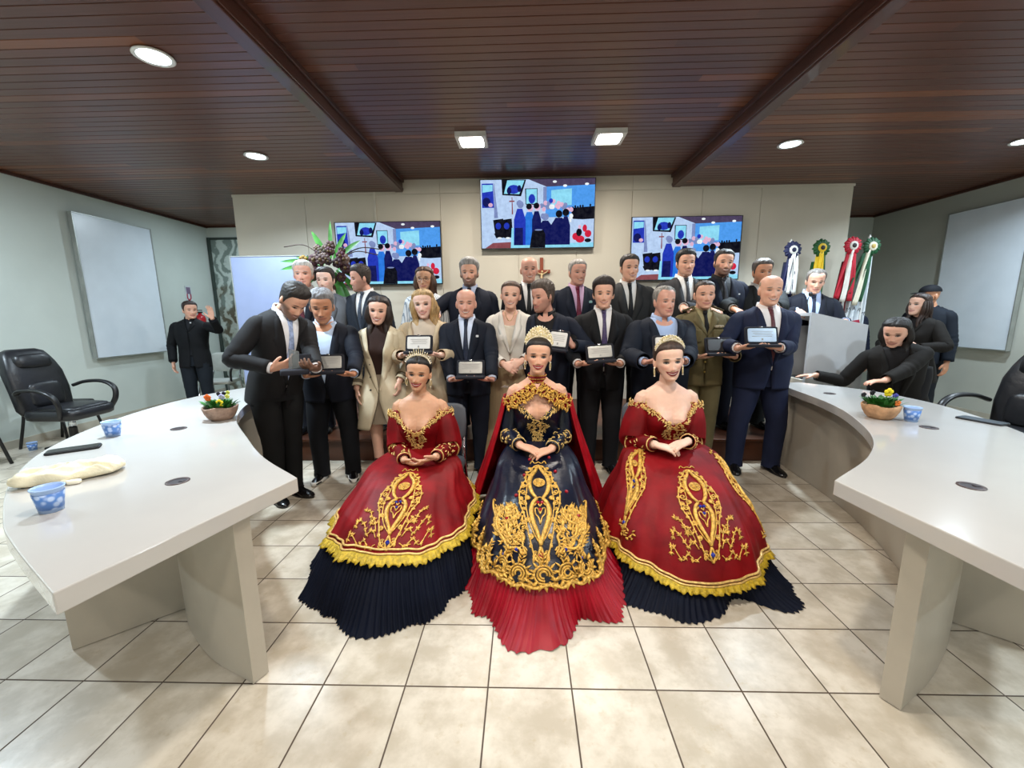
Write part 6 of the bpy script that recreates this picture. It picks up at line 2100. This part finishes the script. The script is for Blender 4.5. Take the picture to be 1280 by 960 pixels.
def tiara(p, w, hgt, n, style, tilt=-12, y0=-.035, zc=.052, seed=1):
    """arched tiara across the front of the hair, in head space"""
    mb = MB()
    def pt(a, r, f=0.0):
        return np.array((math.sin(a) * (.079 + r * .50), y0 - .015 * math.cos(a) - r * .10 - f, zc + math.cos(a) * (.076 + r)))
    A = np.linspace(-1.35, 1.35, 40)
    for r, rad in ((.0, .0034), (.010, .0024)):
        mb.tube([pt(a, r) for a in A], rad, 6)
    for a in np.linspace(-1.3, 1.3, 34):
        mb.ball(pt(a, .005, .003), .0038, 1, None, 6, 5)
    H = lambda a: hgt * (.28 + .72 * max(0, math.cos(a * 1.08)) ** 1.2)
    rr = random.Random(seed)
    if style == 'spikes':
        for i, a in enumerate(np.linspace(-1.25, 1.25, n)):
            h_ = H(a) * (1.0 if i % 2 == 0 else .72)
            mb.tube([pt(a, .008), pt(a, h_ * .6), pt(a, h_)], [.0030, .0024, .0014], 5)
            mb.ball(pt(a, h_), .0046, 1, None, 6, 5)
            d = 2.5 / n * .5
            mb.tube([pt(a - d, .008), pt(a, h_ * .55), pt(a + d, .008)], .0020, 5)
            mb.ball(pt(a, h_ * .35, .002), .0044, 1, None, 6, 5)
    else:
        # a pierced plate of gold with leaf points, covered in stones
        G = []
        for f in (.0025, -.0025):
            G.append([[pt(a, q * H(a) * (1 + .06 * math.cos(16 * a)), f) for a in np.linspace(-1.28, 1.28, 81)] for q in np.linspace(.02, .97, 8)])
        G = np.array(G)
        mb.grid(np.concatenate([G[0], G[1][::-1]], 0), cu=True)
        for i in range(int(n * 14)):
            a = rr.uniform(-1.22, 1.22)
            q = rr.uniform(.14, .96)
            c = pt(a, q * H(a), .003)
            if i % 3:
                mb.ball(c, rr.uniform(.0028, .0046), 1 if i % 2 else 0, None, 6, 5)
            else:
                e1, e2 = pt(a + .03, q * H(a), .004) - pt(a, q * H(a), .004), pt(a, q * H(a) + .004, .004) - pt(a, q * H(a), .004)
                e1, e2 = e1 / np.linalg.norm(e1), e2 / np.linalg.norm(e2)
                r_ = rr.uniform(.005, .009)
                b0 = rr.uniform(0, 6)
                mb.tube([c + (e1 * math.cos(b0 + t_) + e2 * math.sin(b0 + t_)) * r_ * (1 - t_ / 9) for t_ in np.linspace(0, 5.5, 10)], .0018, 5)
        for a in np.linspace(-1.2, 1.2, n):
            mb.ball(pt(a, H(a) * 1.0), .0048, 1, None, 6, 5)
    return mb.build('crown' if style != 'spikes' else 'tiara', [M_CROWN, M_CRYST], p.root, p.H @ Rx(R(tilt)))

def earrings(p):
    for k in (-1, 1):
        mb = MB()
        x, y = k * .080, .000
        mb.ball((x, y, -.040), .006, 1, None, 8, 6)
        mb.tube([(x + .011 * math.sin(a) * .4, y + .009 * math.sin(a), -.066 + .022 * math.cos(a)) for a in np.arange(14) * 2 * PI / 14], .003, 6, closed=True)
        mb.ball((x, y, -.092), .005, 1, None, 8, 6)
        mb.build('earring', [M_CROWN, M_CRYST], p.root, p.H)

def clasp_arms(c, dx, dz=0.0, over=1, up=False, dy=.05):
    out = {}
    for k, nm in ((-1, 'armR'), (1, 'armL')):
        z = c[2] + (.020 if k == over else -.002) + dz
        out[nm] = dict(w=(c[0] + k * dx, c[1] + dy, z + .012), fd=(-k * .88, -.40, -.16), pd=(-k * .15, .1, -1) if not up else (-k * .2, .35, .9), curl=(.22, .35, .25) if not up else (.3, .35, .3), thumb=.35, hint=(k * .30, .55, -.75))
    return out

NZ_OFF = [1.226, 1.256, 1.318, 1.345, 1.352, 1.345, 1.338]
# ---- left woman in red
skA = Skirt(.535, .450, .645, -.43, seed=1.0, fold=.015, nf=12)
pA = gown_woman('red_west', 'seated woman in red velvet gown on the left with spiked tiara and fingertips touching', -.715, 2.74, 1.655, .487, '#cc9a7a', clasp_arms((-.655, 2.40, .505), .098, up=True),
                (2, 3, 4), M_REDV, M_REDV, skA, NZ_OFF, skk=dict(zh=.235, mat=M_REDV, fl=M_NAVYF, hemw=.012, pleats=140), hairc='#17100d', hs=.95, puff=.96)
hem_trim(pA, skA, .235, .012)
fm = skA.front_map(.07, .275, .475, .118)
e = medallion(Emb(fm, 0), .118, fm.L)
e.mb.build('skirt_embroidery', [M_GOLD, M_JB], pA.root)
neckline_trim(pA, seed=1)
arm_trim(pA)
pA.hair('updo', '#17100d', part=.004)
tiara(pA, 0, .052, 17, 'spikes')
earrings(pA)

# ---- queen in navy
skB = Skirt(.60, .385, .575, -.44, wa=.14, wb=.115, seed=2.3, fold=.012, nf=9, sq=.34)
pB = gown_woman('queen', 'seated woman in navy gown with red cape and tall gold crown in the middle', .088, 2.69, 1.70, .412, '#d8a488', clasp_arms((.072, 2.385, .585), .095, over=-1),
                (0, 1, 3), M_NAVYV, M_NAVYV, skB, [1.205, 1.255, 1.305, 1.318, 1.325, 1.325, 1.325], skk=dict(zh=.165, mat=M_NAVYV, fl=M_REDF, hemw=.006, pleats=96, flare=2.0), hs=.95, puff=.66, bust=.036, lip='#981c2c')
fm = skB.front_map(-.02, .245, .535, .120)
e = medallion(Emb(fm, 0), .120, fm.L, sprays=False, k=1.12)
e.mb.build('skirt_embroidery', [M_GOLD, M_JR], pB.root)
# big scrolling leaves on both sides
fm = skB.front_map(-.02, .20, .42, .30)
e = Emb(fm, 0)
e.W, e.L = .30, fm.L
rr = random.Random(11)
for sg in (-1, 1):
    e = Emb(fm, 0)
    e.W, e.L = .30, fm.L
    Q = lambda pts: np.array(pts) * np.array((sg, .76)) + np.array((0, .22))
    for pts, r in (([(.30, .02), (.42, .14), (.72, .10), (.92, .26), (.95, .50), (.80, .72), (.62, .88), (.50, .98)], [.006, .008, .009, .009, .008, .007, .006, .003]),
                   ([(.50, .98), (.44, .80), (.56, .62), (.72, .50), (.70, .34), (.55, .30), (.50, .40)], [.003, .007, .009, .009, .007, .006, .003]),
                   ([(.26, .06), (.34, .22), (.30, .38), (.42, .50), (.46, .66)], [.004, .006, .006, .005, .003]),
                   ([(.95, .50), (1.10, .62), (1.16, .76), (1.05, .80)], [.008, .008, .006, .003]),
                   ([(.92, .26), (1.08, .34), (1.18, .28)], [.008, .007, .003])):
        e.stroke(Q(pts), r)
    for cx, cy, r_, a0, d in ((.62, .22, .12, 0, 1), (.82, .42, .11, 2, -1), (.40, .34, .10, 1, 1), (.66, .74, .10, 4, 1), (.34, .12, .09, 3, -1), (1.0, .66, .08, 1, 1)):
        e.stroke(Q(spiral(cx, cy, r_, a0, 1.4, d, 14, asp=.30 / fm.L)), .0046)
    for i in range(300):
        a = rr.uniform(0, 2 * PI)
        q = math.sqrt(rr.random())
        dx, dy = math.cos(a) * q, math.sin(a) * q
        x_, y_ = .66 + .34 * dx - .10 * dy, .56 + .34 * dy
        e.leaf(sg * x_, y_, math.atan2(.6 * dy + .5, sg * (dx + .1)) + rr.uniform(-.5, .5), rr.uniform(.020, .036), .0058)
    e.dot(sg * .48, .30, .010, 1)
    e.dot(sg * .86, .16, .008, 1)
    e.mb.build('scroll_embroidery', [M_GOLD, M_JB], pB.root)
# leafy border above the flounce
e = Emb(None, 0)
mb = MB()
N_ = 13
for i in range(N_):
    t0 = -1.75 + 3.5 * (i + .5) / N_
    def fb(tv, z):
        q = skB.P(tv, z)
        n = skB.N(np.array([tv]), np.array([z]))[0]
        tt = skB.P(tv + 1e-3, z) - q
        return q, n, tt / (np.linalg.norm(tt) + 1e-12)
    q, n, tt = fb(t0, .205)
    bt = np.cross(n, tt)
    if bt[2] < 0:
        bt = -bt
    for r_, d in ((.045, 1), (.030, 1), (.017, 1)):
        mb.tube([q + n * .006 + (math.cos(a) * tt + math.sin(a) * bt * .9) * r_ for a in np.linspace(0, 5.2, 14) + i], .0058, 5)
    for j in range(12):
        a = 2 * PI * j / 12 + .2
        d = math.cos(a) * tt + math.sin(a) * bt
        o = q + d * .040 + n * .004
        mb.tube([o, o + d * .016 + n * .006, o + d * .036 + n * .002], np.array([(.006, .004), (.011, .005), (.001, .001)]), 6)
    for j in range(3):
        o = q + bt * (.050 + .016 * j) + n * .003
        for sgn in (-1, 1):
            d = bt * .7 + tt * sgn * .7
            mb.tube([o, o + d * .014 + n * .004, o + d * .028], np.array([(.004, .003), (.007, .004), (.001, .001)]), 5)
    qq, nn_, t2 = fb(t0 + 3.5 / N_ / 2, .185)
    for j in range(9):
        a = rr.uniform(0, 2 * PI)
        d = math.cos(a) * t2 + math.sin(a) * np.cross(nn_, t2)
        o = qq + d * rr.uniform(0, .02)
        mb.tube([o + nn_ * .003, o + d * .016 + nn_ * .007, o + d * .036 + nn_ * .002], np.array([(.006, .004), (.010, .005), (.001, .001)]), 6)
thl = np.linspace(-PI, PI, 260, endpoint=False)
mb.tube(skB.P(thl, .168 + .006 * np.sin(26 * thl), .008), np.array([(.012, .006)] * 260), 6, closed=True)
mb.build('hem_border', M_GOLD, pB.root)
mb = MB()
for tv, z in ((-.35, .50), (.38, .51), (-.5, .44), (.55, .45), (-.62, .36), (.66, .37), (-.25, .545), (.30, .55)):
    mb.ball(skB.P(tv, z) + skB.N(np.array([tv]), np.array([z]))[0] * .003, (.011, .008, .011), 0, None, 8, 6)
mb.build('red_jewels', M_JR, pB.root)
neckline_trim(pB, n=1, w=.0052, L=.024, seed=4, side=.9)
# choker and shoulder collar
S = pB.s
mb = MB().tube(pB.up(np.array([(0, .018, 1.432), (0, .012, 1.468), (0, .006, 1.502)]) * S), np.array([.067, .0585, .0565]) * S, 28, caps=(False, False))
mb.build('choker', M_REDV, pB.root, solid=.004, offset=1)
def collar_pt(k, t_, q):
    x = ci(t_, [0, .3, .7, 1], [.012, .070, .150, .212])
    z = ci(t_, [0, .3, .7, 1], [1.432, 1.388, 1.345, 1.308])
    x, z = x + q * .016, z + q * .036
    a, b, y = pB.prof(np.array(min(z, 1.43)), 0)
    yy = float(y) - (float(b) + .010) * max(0.0, 1 - (x / (float(a) + .055)) ** 2.4) ** (1 / 2.4) - .012 - .012 * t_
    return np.array((k * x, yy, z))
for k in (-1, 1):
    rows = [[collar_pt(k, t_, q) for q in (-1, -.5, 0, .5, 1)] for t_ in np.linspace(0, 1, 18)]
    # carry the band on round the shoulder to the back
    for t_ in np.linspace(.1, 1, 10):
        a = t_ * PI * .75
        rows.append([np.array((k * (.205 * math.cos(a * .7) + .016 * q + .012), -.012 + .115 * math.sin(a * .8), 1.325 + .036 * q)) for q in (-1, -.5, 0, .5, 1)])
    co_ = MB().grid(pB.up(np.array(rows) * S)).build('shoulder_collar', M_REDV, pB.root, solid=.005, offset=0)
    mb = MB()
    rr = random.Random(k)
    def cf(t_, q):
        o = collar_pt(k, t_, q)
        du, dv = collar_pt(k, t_ + .01, q) - o, collar_pt(k, t_, q + .01) - o
        n = np.cross(du, dv)
        n /= np.linalg.norm(n) + 1e-12
        if n[1] > 0:
            n = -n
        o2, n2, d2 = pB.up(np.array([o * S]))[0], n, du / (np.linalg.norm(du) + 1e-12)
        return o2 + n2 * .004, n2, d2
    scatter_leaves(mb, cf, [(t_, q) for t_ in np.linspace(.02, .97, 26) for q in (-.8, -.1, .6)], 2, .026, .0068, rr)
    mb.build('collar_embroidery', M_GOLD, co_)
mb = MB()
rr = random.Random(8)
for i in range(34):
    a = 2 * PI * i / 34
    for z in (1.450, 1.470, 1.492):
        o = pB.up(np.array([(math.sin(a) * .0610 * S, .011 * S - math.cos(a) * .0610 * S, z * S)]))[0]
        mb.ball(o, .0052, 0, None, 6, 5)
mb.build('choker_embroidery', M_GOLD, pB.root)
# cape
G = []
zc = np.linspace(1.335 * S - pB.drop, .03, 30)
z0 = zc[0]
for z in zc:
    u_ = (z0 - z) / z0
    a = ci(u_, [0, .2, .45, .7, 1], [.228, .275, .345, .420, .50])
    b = ci(u_, [0, .2, .45, .7, 1], [.120, .19, .26, .33, .42])
    y = ci(u_, [0, .3, 1], [.02, .05, .10])
    th = np.linspace(R(62), 2 * PI - R(62), 90)
    f = .014 * u_ * np.sin(26 * th) + .02 * u_ * np.sin(9 * th)
    G.append(np.stack([(a + f) * np.sin(th), y - (b + f) * np.cos(th), np.full(90, z)], -1))
MB().grid(np.array(G)).build('cape', velvet('cape_red', '#a00818', '#f05060'), pB.root, solid=.004)
pB.hair('updo', '#1a110e')
tiara(pB, 0, .074, 19, 'lattice', tilt=-14, y0=-.030, zc=.050)
earrings(pB)

# ---- right woman in red
skC = Skirt(.615, .465, .545, -.325, wa=.15, wb=.12, seed=3.6, fold=.015, nf=11, xs=-.045)
pC = gown_woman('red_east', 'seated woman in red velvet gown on the right with small tiara and folded hands', .945, 2.69, 1.725, .470, '#e2b8a2', clasp_arms((.895, 2.375, .615), .095, over=1),
                (-3, 3, -4), M_REDV, M_REDV, skC, NZ_OFF, skk=dict(zh=.105, mat=M_REDV, fl=M_NAVYF, hemw=.028, pleats=130, flare=2.4), hs=1.03, wd=1.04, puff=1.04, bust=.046, lip='#7a1826')
hem_trim(pC, skC, .105, .028)
for th0, z0, z1, W_, sp in ((.03, .20, .52, .112, True), (-1.02, .24, .57, .085, False), (1.10, .22, .55, .085, False)):
    fm = skC.front_map(th0, z0, z1, W_)
    e = medallion(Emb(fm, 0), W_, fm.L, sprays=sp)
    if not sp:
        rr = random.Random(3)
        for i in range(26):
            e.leaf(rr.uniform(-.9, 1.3), rr.uniform(-.10, .02), rr.uniform(0, 6.3), .026, .0062)
    e.mb.build('skirt_embroidery', [M_GOLD, M_JB], pC.root)
neckline_trim(pC, seed=6)
arm_trim(pC, 9)
pC.hair('updo', '#3a2820')
tiara(pC, 0, .034, 15, 'lattice', tilt=-6, y0=-.030)
earrings(pC)
